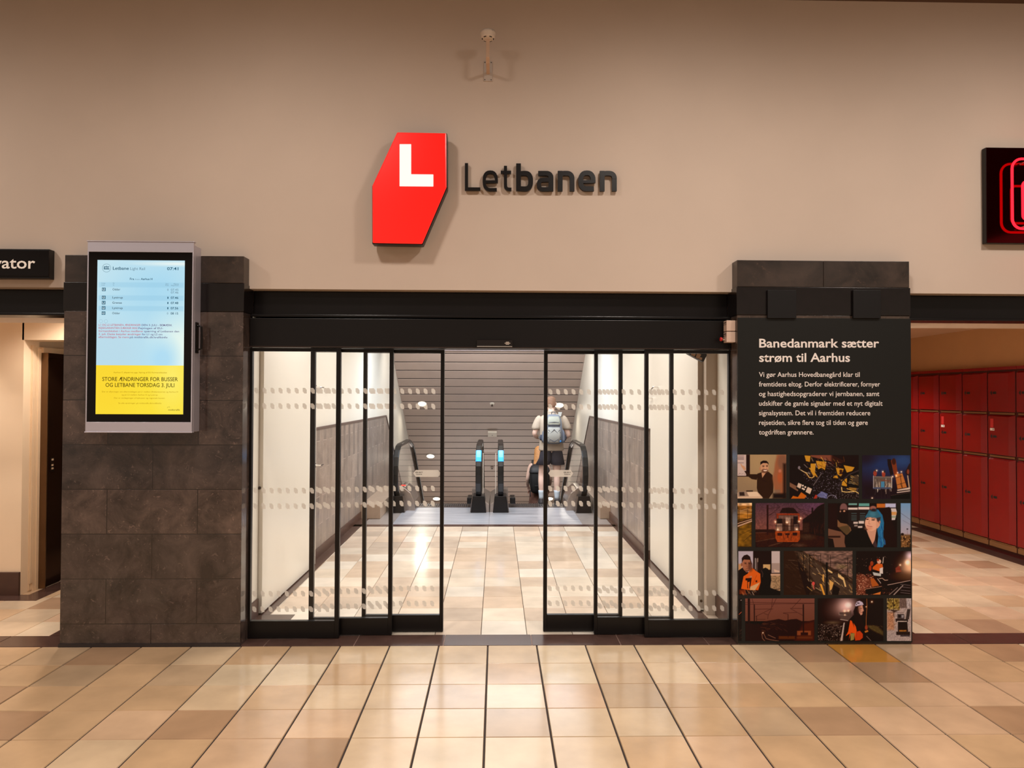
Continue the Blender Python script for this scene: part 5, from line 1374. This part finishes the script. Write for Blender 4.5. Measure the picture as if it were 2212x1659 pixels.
# ================================================================ RED LOCKERS
redl = mat('red_locker_paint', (136, 6, 10), .26, noise=.06, nscale=4); redd = mat('dark_red_carcass', (70, 5, 7), .4)
tan = mat('tan_metal_and_slot_reflection', (160, 120, 84), .3, .7)
XF = 5.62
def locker():
    r = thing('locker_column', '', 'locker', (XF, 0, 0), 'red luggage lockers')
    MB().box(XF, XF + .05, .0, .4525, .055, 2.075).build('carcass', redd, r)
    MB().box(XF - .012, XF + .05, .0, .4525, 2.045, 2.08).build('top_rail', redl, r, bevel=.002)
    MB().box(XF + .01, XF + .05, .0, .4525, 0, .055).build('plinth', redd, r)
    MB().box(XF - .016, XF + .004, .01, .445, .06, .115).build('kick_strip', tan, r, bevel=.003)
    for z0, z1, az in ((1.575, 2.025, 1.79), (1.095, 1.545, 1.30), (.135, 1.06, .62)):
        d = MB(); x1, x0 = XF - .004, XF - .034
        y0, y1 = .026, .432
        q = .02; q2 = .07
        d.add([(x1, y0, z0), (x1, y1, z0), (x1, y1, z1), (x1, y0, z1), (x0, y0 + q2, z0 + .006), (x0, y1 - .008, z0 + .006), (x0, y1 - .008, z1 - q), (x0, y0 + q2, z1 - q)],
              [(4, 5, 6, 7), (0, 4, 7, 3), (1, 2, 6, 5), (2, 3, 7, 6), (0, 1, 5, 4), (0, 3, 2, 1)])
        dd = d.build('door', redl, r, bevel=.003)
        ym = .40
        MB().add([(x0 - .001, ym - .012, az), (x0 - .001, ym - .042, az + .03), (x0 - .001, ym - .042, az - .03)], [(0, 1, 2)]).add(
            [(x0 - .001, ym - .055, az + .013), (x0 - .001, ym - .115, az + .013), (x0 - .001, ym - .115, az - .013), (x0 - .001, ym - .055, az - .013)], [(0, 1, 2, 3)]).build('arrow_mark', inkm, dd, fix=False)
        MB().box(XF - .012, XF + .002, .03, .43, z0 - .026, z0 - .006).build('slot_reflection_strip', tan, r)  # tan tone paints the floor's reflection in the slot below the door
    return r
def kids(o): return [c for c in bpy.data.objects if c.parent == o]
def copy_tree(o, parent=None):
    c = o.copy(); COL.objects.link(c)
    if parent:
        c.parent = parent
        c.matrix_parent_inverse = o.matrix_parent_inverse.copy()
    for ch in kids(o): copy_tree(ch, c)
    return c
LK = locker()
ys = [7.2825 + .4535 * i for i in range(6)]
labs = ('red locker column cut by the right edge of the photo', 'red locker column with a white tag, second from the right photo edge', 'red locker column between the two tagged columns',
        'red locker column with a small white and red tag, further from the viewer', 'red locker column just beyond the farther tagged one', 'red locker column half hidden by the poster pillar', 'last red locker column, mostly hidden behind the poster pillar')
for i, y in enumerate(ys):
    o = LK if i == 0 else copy_tree(LK)
    o.location = (XF, y, 0); o['label'] = labs[i]
tagw = mat('white_tag', (236, 226, 220), .5); tagr = mat('red_tag', (206, 40, 40), .5)
for i in (1, 3):
    y = ys[i]
    r = thing('locker_tag', 'white and red tag on the ' + ('nearer' if i == 1 else 'farther') + ' tagged red locker door', 'tag', (XF - .035, y + .38, 1.44), 'tags on the red lockers')
    MB().box(XF - .0362, XF - .0345, y + .335, y + .385, 1.40, 1.50).build('upper_sticker', tagr, r)
    MB().box(XF - .0366, XF - .0345, y + .32, y + .39, 1.365, 1.393).build('lower_sticker', tagw, r)
    MB().box(XF - .0368, XF - .0345, y + .332, y + .345, 1.374, 1.386).build('dark_dot', inkm, r)

# ================================================================ PEOPLE
def skin_body(name, nodes, edges, m, parent, root, head=None, extra=None, sub=2):
    me = bpy.data.meshes.new(name)
    ks = list(nodes)
    me.from_pydata([nodes[k][:3] for k in ks], [(ks.index(a), ks.index(b)) for a, b in edges], [])
    o = bpy.data.objects.new(name, me); COL.objects.link(o)
    md = o.modifiers.new('skin', 'SKIN'); md.branch_smoothing = .3
    sv = me.skin_vertices[0].data
    for i, k in enumerate(ks):
        rr = nodes[k][3]
        sv[i].radius = rr if isinstance(rr, tuple) else (rr, rr)
        sv[i].use_root = (k == root)
    md2 = o.modifiers.new('sub', 'SUBSURF'); md2.levels = sub; md2.render_levels = sub
    dg = bpy.context.evaluated_depsgraph_get(); dg.update()
    res = bpy.data.meshes.new_from_object(o.evaluated_get(dg))
    bpy.data.objects.remove(o)
    res.materials.clear(); res.materials.append(m)
    bm = bmesh.new(); bm.from_mesh(res)
    if extra:
        for b in extra:
            t = bpy.data.meshes.new('t'); t.from_pydata(b.v, [], b.f); bm.from_mesh(t); bpy.data.meshes.remove(t)
    bmesh.ops.recalc_face_normals(bm, faces=bm.faces)
    bm.to_mesh(res); bm.free()
    res.polygons.foreach_set('use_smooth', [True] * len(res.polygons))
    o = bpy.data.objects.new(name, res); COL.objects.link(o)
    if parent: put_under(o, parent)
    return o
def hand(nodes, edges, tag_, wrist, d, side, curl):
    """palm with five fingers; d: pointing direction, side: towards the thumb, curl: bending direction"""
    d = Vector(d).normalized(); side = Vector(side).normalized(); curl = Vector(curl).normalized()
    w = Vector(nodes[wrist][:3])
    P = tag_ + 'palm'
    c = w + d * .055
    nodes[P] = (*c, (.036, .018)); edges.append((wrist, P))
    for i, (off, ln) in enumerate(((.03, .072), (.01, .08), (-.012, .075), (-.032, .058))):
        a = c + d * .035 + side * off
        b = a + d * ln * .45 + curl * ln * .15
        e = b + d * ln * .28 + curl * ln * .42
        for j, (p, rr) in enumerate(((a, .0098), (b, .0088), (e, .0075))): nodes[f'{tag_}f{i}{j}'] = (*p, rr)
        edges += [(P, f'{tag_}f{i}0'), (f'{tag_}f{i}0', f'{tag_}f{i}1'), (f'{tag_}f{i}1', f'{tag_}f{i}2')]
    a = w + d * .03 + side * .036; b = a + d * .032 + side * .022 + curl * .012; e = b + d * .028 + side * .004 + curl * .016
    for j, (p, rr) in enumerate(((a, .012), (b, .0105), (e, .009))): nodes[f'{tag_}t{j}'] = (*p, rr)
    edges += [(wrist, f'{tag_}t0'), (f'{tag_}t0', f'{tag_}t1'), (f'{tag_}t1', f'{tag_}t2')]
def head_mb(c, s=1., fwd=(0, 1), tilt=0.):
    """head facing +y, centre c, with jaw, nose, lips, eye sockets and ears"""
    b = MB()
    x, y, z = c
    R = []
    for dz, rx, ry, oy, p in ((-.125, .030, .034, .05, 2), (-.115, .048, .055, .035, 2.2), (-.09, .060, .078, .016, 2.3), (-.055, .068, .090, .006, 2.2), (-.02, .073, .097, 0, 2.1), (.02, .076, .099, -.003, 2), (.055, .074, .096, -.004, 2), (.085, .064, .083, -.005, 2), (.106, .046, .060, -.006, 2), (.118, .022, .03, -.006, 2)):
        R.append((x, y + oy * s, z + dz * s, rx * s, ry * s, p))
    b.loft(R, seg=24)
    b.add([(x, y + .118 * s, z - .03 * s), (x - .016 * s, y + .092 * s, z - .04 * s), (x + .016 * s, y + .092 * s, z - .04 * s), (x, y + .097 * s, z + .015 * s)], [(0, 1, 3), (0, 3, 2), (0, 2, 1), (1, 2, 3)])
    for sx in (-1, 1):
        b.loft([(x + sx * .076 * s, y - .012 * s, z - .035 * s, .005 * s, .008 * s), (x + sx * .081 * s, y - .014 * s, z - .018 * s, .008 * s, .014 * s), (x + sx * .085 * s, y - .018 * s, z + .008 * s, .009 * s, .019 * s), (x + sx * .082 * s, y - .018 * s, z + .026 * s, .006 * s, .013 * s)], seg=10)
    b.tube([(x - .022 * s, y + .092 * s, z - .072 * s), (x, y + .099 * s, z - .07 * s), (x + .022 * s, y + .092 * s, z - .072 * s)], .006 * s, seg=6)
    return b
def place(o, base):
    """whole figure moved to its standing point"""
    o.location = base

skin_ = mat('pale_skin', (226, 188, 170), .5, noise=.04, nscale=9)
beige = mat('beige_cotton', (178, 160, 142), .85, noise=.06, nscale=18, bump=.3)
dshort = mat('dark_navy_cotton', (42, 36, 44), .8, noise=.12, nscale=14, bump=.3)
sockm = mat('white_sock_knit', (206, 214, 222), .85); shoem = mat('dark_grey_shoe', (58, 52, 54), .6, noise=.2, nscale=30); solem = mat('pale_sole', (170, 160, 150), .6)
greyp = mat('grey_blue_nylon', (112, 117, 128), .7, noise=.08, nscale=20, bump=.2); greyl = mat('light_grey_nylon', (150, 148, 142), .7, noise=.06, nscale=20); dcord = mat('dark_cord', (58, 62, 78), .7); blueb = mat('bright_blue_plastic', (40, 130, 210), .4)
# --- the man, facing away, standing on the second step
MX, MY, MZ = at(1190.5, 1090, 12.0).x, 12.0, -.05
man = thing('person', 'man in beige polo shirt and dark shorts standing on the right escalator', 'person', (0, 0, 0))
N = {'pel': (0, .0, .93, .13), 'sp': (0, 0, 1.10, .125), 'ch': (0, .0, 1.30, .14), 'nb': (0, .01, 1.46, .07), 'nk': (0, .035, 1.535, .056), 'hd': (0, .05, 1.60, .06)}
E = [('pel', 'sp'), ('sp', 'ch'), ('ch', 'nb'), ('nb', 'nk'), ('nk', 'hd')]
for s_, t in ((-1, 'l'), (1, 'r')):
    N.update({t + 'sh': (s_ * .185, 0, 1.42, .062), t + 'el': (s_ * .285, -.02, 1.16 if s_ < 0 else 1.13, .043), t + 'fa': (s_ * .235, .11, 1.10, .040), t + 'wr': (s_ * .16, .24, 1.09, .027)})
    E += [('ch', t + 'sh'), (t + 'sh', t + 'el'), (t + 'el', t + 'fa'), (t + 'fa', t + 'wr')]
    hand(N, E, t, t + 'wr', (-s_ * .5, .8, .1), (-s_ * .3, .1, 1), (-s_, -.1, -.2))
    fx = -.16 if s_ < 0 else .095
    N.update({t + 'hip': (s_ * .095, 0, .86, .098), t + 'th': ((s_ * .095 + fx) / 2, .01, .66, .083), t + 'kn': (fx, .015, .48, .056), t + 'cf': (fx, -.02, .36, .060), t + 'an': (fx, -.03, .10, .037), t + 'hl': (fx, -.035, .055, .036), t + 'ft': (fx + s_ * .015, .10, .042, (.034, .026))})
    E += [('pel', t + 'hip'), (t + 'hip', t + 'th'), (t + 'th', t + 'kn'), (t + 'kn', t + 'cf'), (t + 'cf', t + 'an'), (t + 'an', t + 'hl'), (t + 'hl', t + 'ft')]
hb = head_mb((0.0, .075, 1.655))
body = skin_body('body', N, E, skin_, man, 'pel', extra=[hb])
hm = MB()
hm.loft([(0, .045, 1.60, .060, .066, 2.2), (0, .052, 1.63, .073, .082, 2.1), (0, .062, 1.67, .080, .093, 2), (0, .068, 1.72, .079, .094, 2), (0, .072, 1.75, .069, .084), (0, .074, 1.772, .048, .06), (0, .074, 1.782, .02, .03)], seg=24)
hm.build('hair', mat('reddish_brown_hair', (128, 92, 70), .7, noise=.25, nscale=40, bump=.4), man, smooth=True)
sh = MB()
sh.loft([(0, 0, .875, .212, .135, 2.6), (0, 0, .90, .210, .134, 2.6), (0, 0, 1.0, .198, .130, 2.5), (0, 0, 1.12, .192, .132, 2.5), (0, 0, 1.25, .205, .14, 2.5), (0, .0, 1.36, .216, .138, 2.6), (0, .0, 1.425, .205, .115, 2.5), (0, .005, 1.465, .15, .092, 2.3), (0, .015, 1.495, .086, .078, 2.1), (0, .02, 1.525, .066, .068, 2), (0, .02, 1.528, .058, .06, 2)], seg=28)
shirt = sh.build('shirt', beige, man, smooth=True, sub=1)
for s_ in (-1, 1):
    sl_ = MB().tube([(s_ * .15, 0, 1.43), (s_ * .195, -.002, 1.395), (s_ * .232, -.01, 1.31), (s_ * .262, -.015, 1.235), (s_ * .26, -.015, 1.232)], [.072, .080, .078, .082, .05], seg=16)
    sl_.build('sleeve', beige, shirt, smooth=True, sub=1)
cl = MB().loft([(0, .018, 1.50, .078, .078), (0, .02, 1.535, .07, .072), (0, .02, 1.537, .06, .062)], seg=20).build('collar', beige, shirt, smooth=True)
so = MB()
so.loft([(0, 0, .70 + .18, .17, .125, 2.5), (0, 0, .93, .178, .128, 2.5), (0, 0, .935, .15, .11, 2.5)], seg=24)
for s_ in (-1, 1):
    fx = -.16 if s_ < 0 else .095
    tx = (s_ * .095 + fx) / 2
    so.loft([(tx + s_ * .012, .0, .655, .112, .115, 2.2), (tx + s_ * .012, .0, .66, .118, .122, 2.3), (s_ * .092, 0, .76, .112, .124, 2.4), (s_ * .085, 0, .86, .10, .126, 2.4), (s_ * .08, 0, .91, .09, .12)], seg=20)
so.build('shorts', dshort, man, smooth=True)
for s_ in (-1, 1):
    fx = -.16 if s_ < 0 else .095
    MB().loft([(fx, -.032, .08, .045, .05), (fx, -.03, .14, .044, .047), (fx, -.027, .20, .050, .053), (fx, -.026, .235, .053, .056), (fx, -.026, .237, .045, .05)], seg=16).build('sock', sockm, man, smooth=True)
    q = fx + s_ * .006
    shoe = MB().loft([(q, .03, .018, .048, .135, 2.8), (q, .03, .03, .050, .138, 2.8), (q, .025, .06, .047, .125, 2.6), (q, .0, .085, .044, .085, 2.4), (fx, -.03, .105, .045, .054, 2.2), (fx, -.03, .108, .036, .045)], seg=22).build('shoe', shoem, man, smooth=True)
    MB().loft([(q, .03, .0, .048, .138, 2.8), (q, .03, .02, .052, .142, 2.8)], seg=22).build('sole', solem, shoe)
place(man, (MX, MY, MZ))
# backpack on his back
bp_ = thing('backpack', 'grey and blue backpack with crossed cords on the man’s back', 'backpack', (0, 0, 0))
bx_ = .02
bk = MB()
def slabring(z, hw, y0, y1, p=3.2): return (bx_, (y0 + y1) / 2, z, hw, (y1 - y0) / 2, p)
bk.loft([slabring(1.005, .085, -.25, -.15), slabring(1.02, .125, -.29, -.135), slabring(1.08, .148, -.31, -.13), slabring(1.2, .15, -.31, -.13), slabring(1.33, .14, -.29, -.13), slabring(1.42, .125, -.26, -.125), slabring(1.475, .095, -.22, -.12), slabring(1.49, .06, -.19, -.13)], seg=28)
bkb = bk.build('main_body', greyp, bp_, smooth=True, sub=1)
fpk = MB().loft([(bx_, -.30, 1.03, .07, .03, 3), (bx_, -.315, 1.05, .095, .03, 3), (bx_, -.325, 1.15, .11, .03, 3), (bx_, -.315, 1.26, .10, .028, 3), (bx_, -.305, 1.28, .085, .02, 3)], seg=24).build('front_pocket', greyl, bp_, smooth=True)
MB().loft([(bx_, -.275, 1.315, .09, .03, 3), (bx_, -.285, 1.33, .105, .03, 3), (bx_, -.265, 1.40, .10, .028, 3), (bx_, -.235, 1.455, .08, .022, 3)], seg=24).build('top_pocket', mat('olive_grey_nylon', (150, 150, 138), .7, noise=.08, nscale=20), bp_, smooth=True)
co_ = MB()
for pts in (((-.09, 1.24), (.08, 1.06)), ((.09, 1.24), (-.08, 1.06)), ((-.09, 1.15), (0, 1.25), (.09, 1.15)), ((-.08, 1.10), (0, 1.05), (.08, 1.10)), ((-.1, 1.2), (.1, 1.12)), ((.1, 1.2), (-.1, 1.12))):
    co_.tube([(bx_ + x, -.352 + abs(x) * .12, z) for x, z in pts], .0045, seg=6)
co_.build('cord', dcord, bp_)
zp = MB()
for z, hw in ((1.30, .115), (1.345, .11)):
    zp.tube([(bx_ - hw, -.25, z - .03), (bx_ - hw * .7, -.30, z + .012), (bx_, -.315, z + .02), (bx_ + hw * .7, -.30, z + .012), (bx_ + hw, -.25, z - .03)], .005, seg=6)
zp.build('zip', dcord, bp_)
for s_ in (-1, 1):
    MB().loft([(bx_ + s_ * .15, -.21, 1.03, .03, .06, 2.5), (bx_ + s_ * .16, -.21, 1.08, .034, .066, 2.5), (bx_ + s_ * .155, -.21, 1.2, .026, .06, 2.5), (bx_ + s_ * .145, -.21, 1.24, .012, .045, 2.5)], seg=18).build('side_pocket', mat('steel_blue_mesh', (98, 104, 118), .75), bp_, smooth=True)
    MB().sweep([(bx_ + s_ * .1, -.13, 1.45), (bx_ + s_ * .12, -.06, 1.515), (bx_ + s_ * .125, .02, 1.515), (bx_ + s_ * .13, .10, 1.46), (bx_ + s_ * .14, .15, 1.35), (bx_ + s_ * .16, .14, 1.2), (bx_ + s_ * .21, .05, 1.1), (bx_ + s_ * .16, -.14, 1.06)], [(-.028, -.005), (.028, -.005), (.028, .006), (-.028, .006)], (1, 0, 0)).build('shoulder_strap', greyl, bp_)
    MB().loft([(bx_ + s_ * .19, -.12, 1.06, .022, .03), (bx_ + s_ * .195, -.12, 1.10, .03, .036), (bx_ + s_ * .19, -.11, 1.15, .02, .03)], seg=14).build('hip_belt_pad', mat('navy_padding', (52, 56, 72), .8), bp_, smooth=True)
MB().lathe([(.0, -.0), (.017, .004), (.02, .02), (.014, .034), (.004, .036)], (bx_ + .1, -.312, 1.04), 'z', seg=14).build('bottle_cap', blueb, bp_, smooth=True)
MB().tube([(bx_ - .03, -.15, 1.48), (bx_ - .025, -.16, 1.525), (bx_ + .025, -.16, 1.525), (bx_ + .03, -.15, 1.48)], .006, seg=8).build('grab_handle', dcord, bp_)
place(bp_, (MX, MY, MZ))

# --- the woman further down
WX, WY, WZ = at(1164, 1000, 13.6).x, 13.56, -.89
wom = thing('person', 'woman with long reddish blonde hair and a black backpack standing further down the right escalator', 'person', (0, 0, 0))
N = {'pel': (0, 0, .90, .13), 'sp': (0, 0, 1.06, .10), 'ch': (0, 0, 1.24, .12), 'nb': (0, .01, 1.39, .055), 'nk': (0, .02, 1.45, .046), 'hd': (0, .03, 1.52, .055)}
E = [('pel', 'sp'), ('sp', 'ch'), ('ch', 'nb'), ('nb', 'nk'), ('nk', 'hd')]
for s_, t in ((-1, 'l'), (1, 'r')):
    N.update({t + 'sh': (s_ * .155, 0, 1.35, .05), t + 'el': (s_ * .215, -.02, 1.09, .036), t + 'fa': (s_ * .21, .06, .98, .032), t + 'wr': (s_ * .19, .12, .90, .022)})
    E += [('ch', t + 'sh'), (t + 'sh', t + 'el'), (t + 'el', t + 'fa'), (t + 'fa', t + 'wr')]
    hand(N, E, t, t + 'wr', (-s_ * .1, .5, -.8), (-s_ * .6, .6, .3), (-s_ * .6, -.3, -.2))
    N.update({t + 'hip': (s_ * .085, 0, .84, .095), t + 'kn': (s_ * .09, .02, .47, .055), t + 'cf': (s_ * .09, -.01, .34, .052), t + 'an': (s_ * .09, -.02, .09, .032), t + 'hl': (s_ * .09, -.03, .05, .03), t + 'ft': (s_ * .1, .09, .036, (.03, .022))})
    E += [('pel', t + 'hip'), (t + 'hip', t + 'kn'), (t + 'kn', t + 'cf'), (t + 'cf', t + 'an'), (t + 'an', t + 'hl'), (t + 'hl', t + 'ft')]
skin_body('body', N, E, skin_, wom, 'pel', extra=[head_mb((0, .05, 1.57), .95)])
hr = MB()
hr.loft([(-.01, -.06, 1.20, .045, .03), (-.01, -.072, 1.26, .085, .045), (-.005, -.07, 1.33, .105, .055), (0, -.055, 1.42, .100, .065), (0, -.01, 1.50, .094, .092), (0, .018, 1.57, .09, .1), (0, .03, 1.63, .083, .095), (0, .036, 1.67, .06, .072), (0, .038, 1.69, .025, .035)], seg=26)
for i in range(16):
    x = -.1 + i * .0133
    hr.tube([(x * .9, -.10, 1.42), (x, -.118, 1.32), (x * 1.05 + .008 * math.sin(i * 2.2), -.118, 1.24), (x * .95, -.10, 1.16 + .03 * math.sin(i * 1.7))], [.012, .013, .011, .003], seg=7)
hr.build('hair', mat('reddish_blonde_hair', (196, 138, 84), .55, noise=.25, nscale=30, bump=.4), wom, smooth=True)
blk = mat('black_cotton', (24, 20, 22), .8, noise=.15, nscale=16)
tp = MB().loft([(0, 0, .86, .155, .115, 2.4), (0, 0, .95, .15, .112, 2.4), (0, 0, 1.06, .138, .105, 2.4), (0, 0, 1.2, .16, .122, 2.4), (0, 0, 1.32, .165, .11, 2.4), (0, .005, 1.385, .10, .075, 2.2), (0, .012, 1.405, .07, .06), (0, .012, 1.407, .06, .05)], seg=26)
tp.build('top', blk, wom, smooth=True, sub=1)
sk = MB().loft([(0, 0, .50, .20, .17, 2.3), (0, 0, .505, .205, .175, 2.3), (0, 0, .7, .182, .15, 2.3), (0, 0, .84, .168, .13, 2.3), (0, 0, .92, .145, .112, 2.3)], seg=28)
sk.build('skirt', mat('patterned_brown_cotton', (122, 84, 72), .85, noise=.45, nscale=16), wom, smooth=True)
for s_ in (-1, 1):
    MB().loft([(s_ * .094, .025, 0, .042, .12, 2.6), (s_ * .094, .025, .03, .044, .122, 2.6), (s_ * .092, 0, .065, .038, .08, 2.3), (s_ * .09, -.02, .085, .034, .045)], seg=18).build('shoe', shoem, wom, smooth=True)
place(wom, (WX, WY, WZ))
b2 = thing('backpack', 'large black backpack on the woman’s back', 'backpack', (0, 0, 0))
def sl2(z, hw, y0, y1, p=3.4): return (0, (y0 + y1) / 2, z, hw, (y1 - y0) / 2, p)
MB().loft([sl2(.84, .12, -.27, -.13), sl2(.86, .16, -.30, -.12), sl2(.95, .178, -.32, -.115), sl2(1.15, .185, -.32, -.115), sl2(1.27, .182, -.30, -.115), sl2(1.335, .165, -.27, -.115), sl2(1.36, .12, -.23, -.13)], seg=28).build('main_body', mat('black_nylon', (20, 17, 19), .6, noise=.2, nscale=14), b2, smooth=True, sub=1)
MB().loft([sl2(1.22, .189, -.327, -.11), sl2(1.235, .192, -.33, -.11), sl2(1.30, .178, -.30, -.11), sl2(1.345, .15, -.26, -.12), sl2(1.372, .10, -.22, -.14)], seg=28).build('top_flap', mat('dark_grey_nylon', (38, 36, 40), .55, noise=.2, nscale=14), b2, smooth=True)
MB().box(-.09, .10, -.336, -.318, .98, 1.0).build('zip', mat('grey_zip', (64, 60, 62), .4, .5), b2, bevel=.003)
for s_ in (-1, 1):
    MB().sweep([(s_ * .1, -.12, 1.33), (s_ * .105, -.05, 1.425), (s_ * .105, .03, 1.43), (s_ * .11, .12, 1.35), (s_ * .12, .14, 1.2), (s_ * .16, .05, 1.02), (s_ * .14, -.13, .92)], [(-.026, -.005), (.026, -.005), (.026, .006), (-.026, .006)], (1, 0, 0)).build('shoulder_strap', MATS['black_nylon'], b2)
MB().tube([(-.16, -.2, .90), (-.175, -.22, .84), (-.165, -.23, .78)], .008, seg=6).build('hanging_strap', MATS['black_nylon'], b2)
place(b2, (WX, WY, WZ))
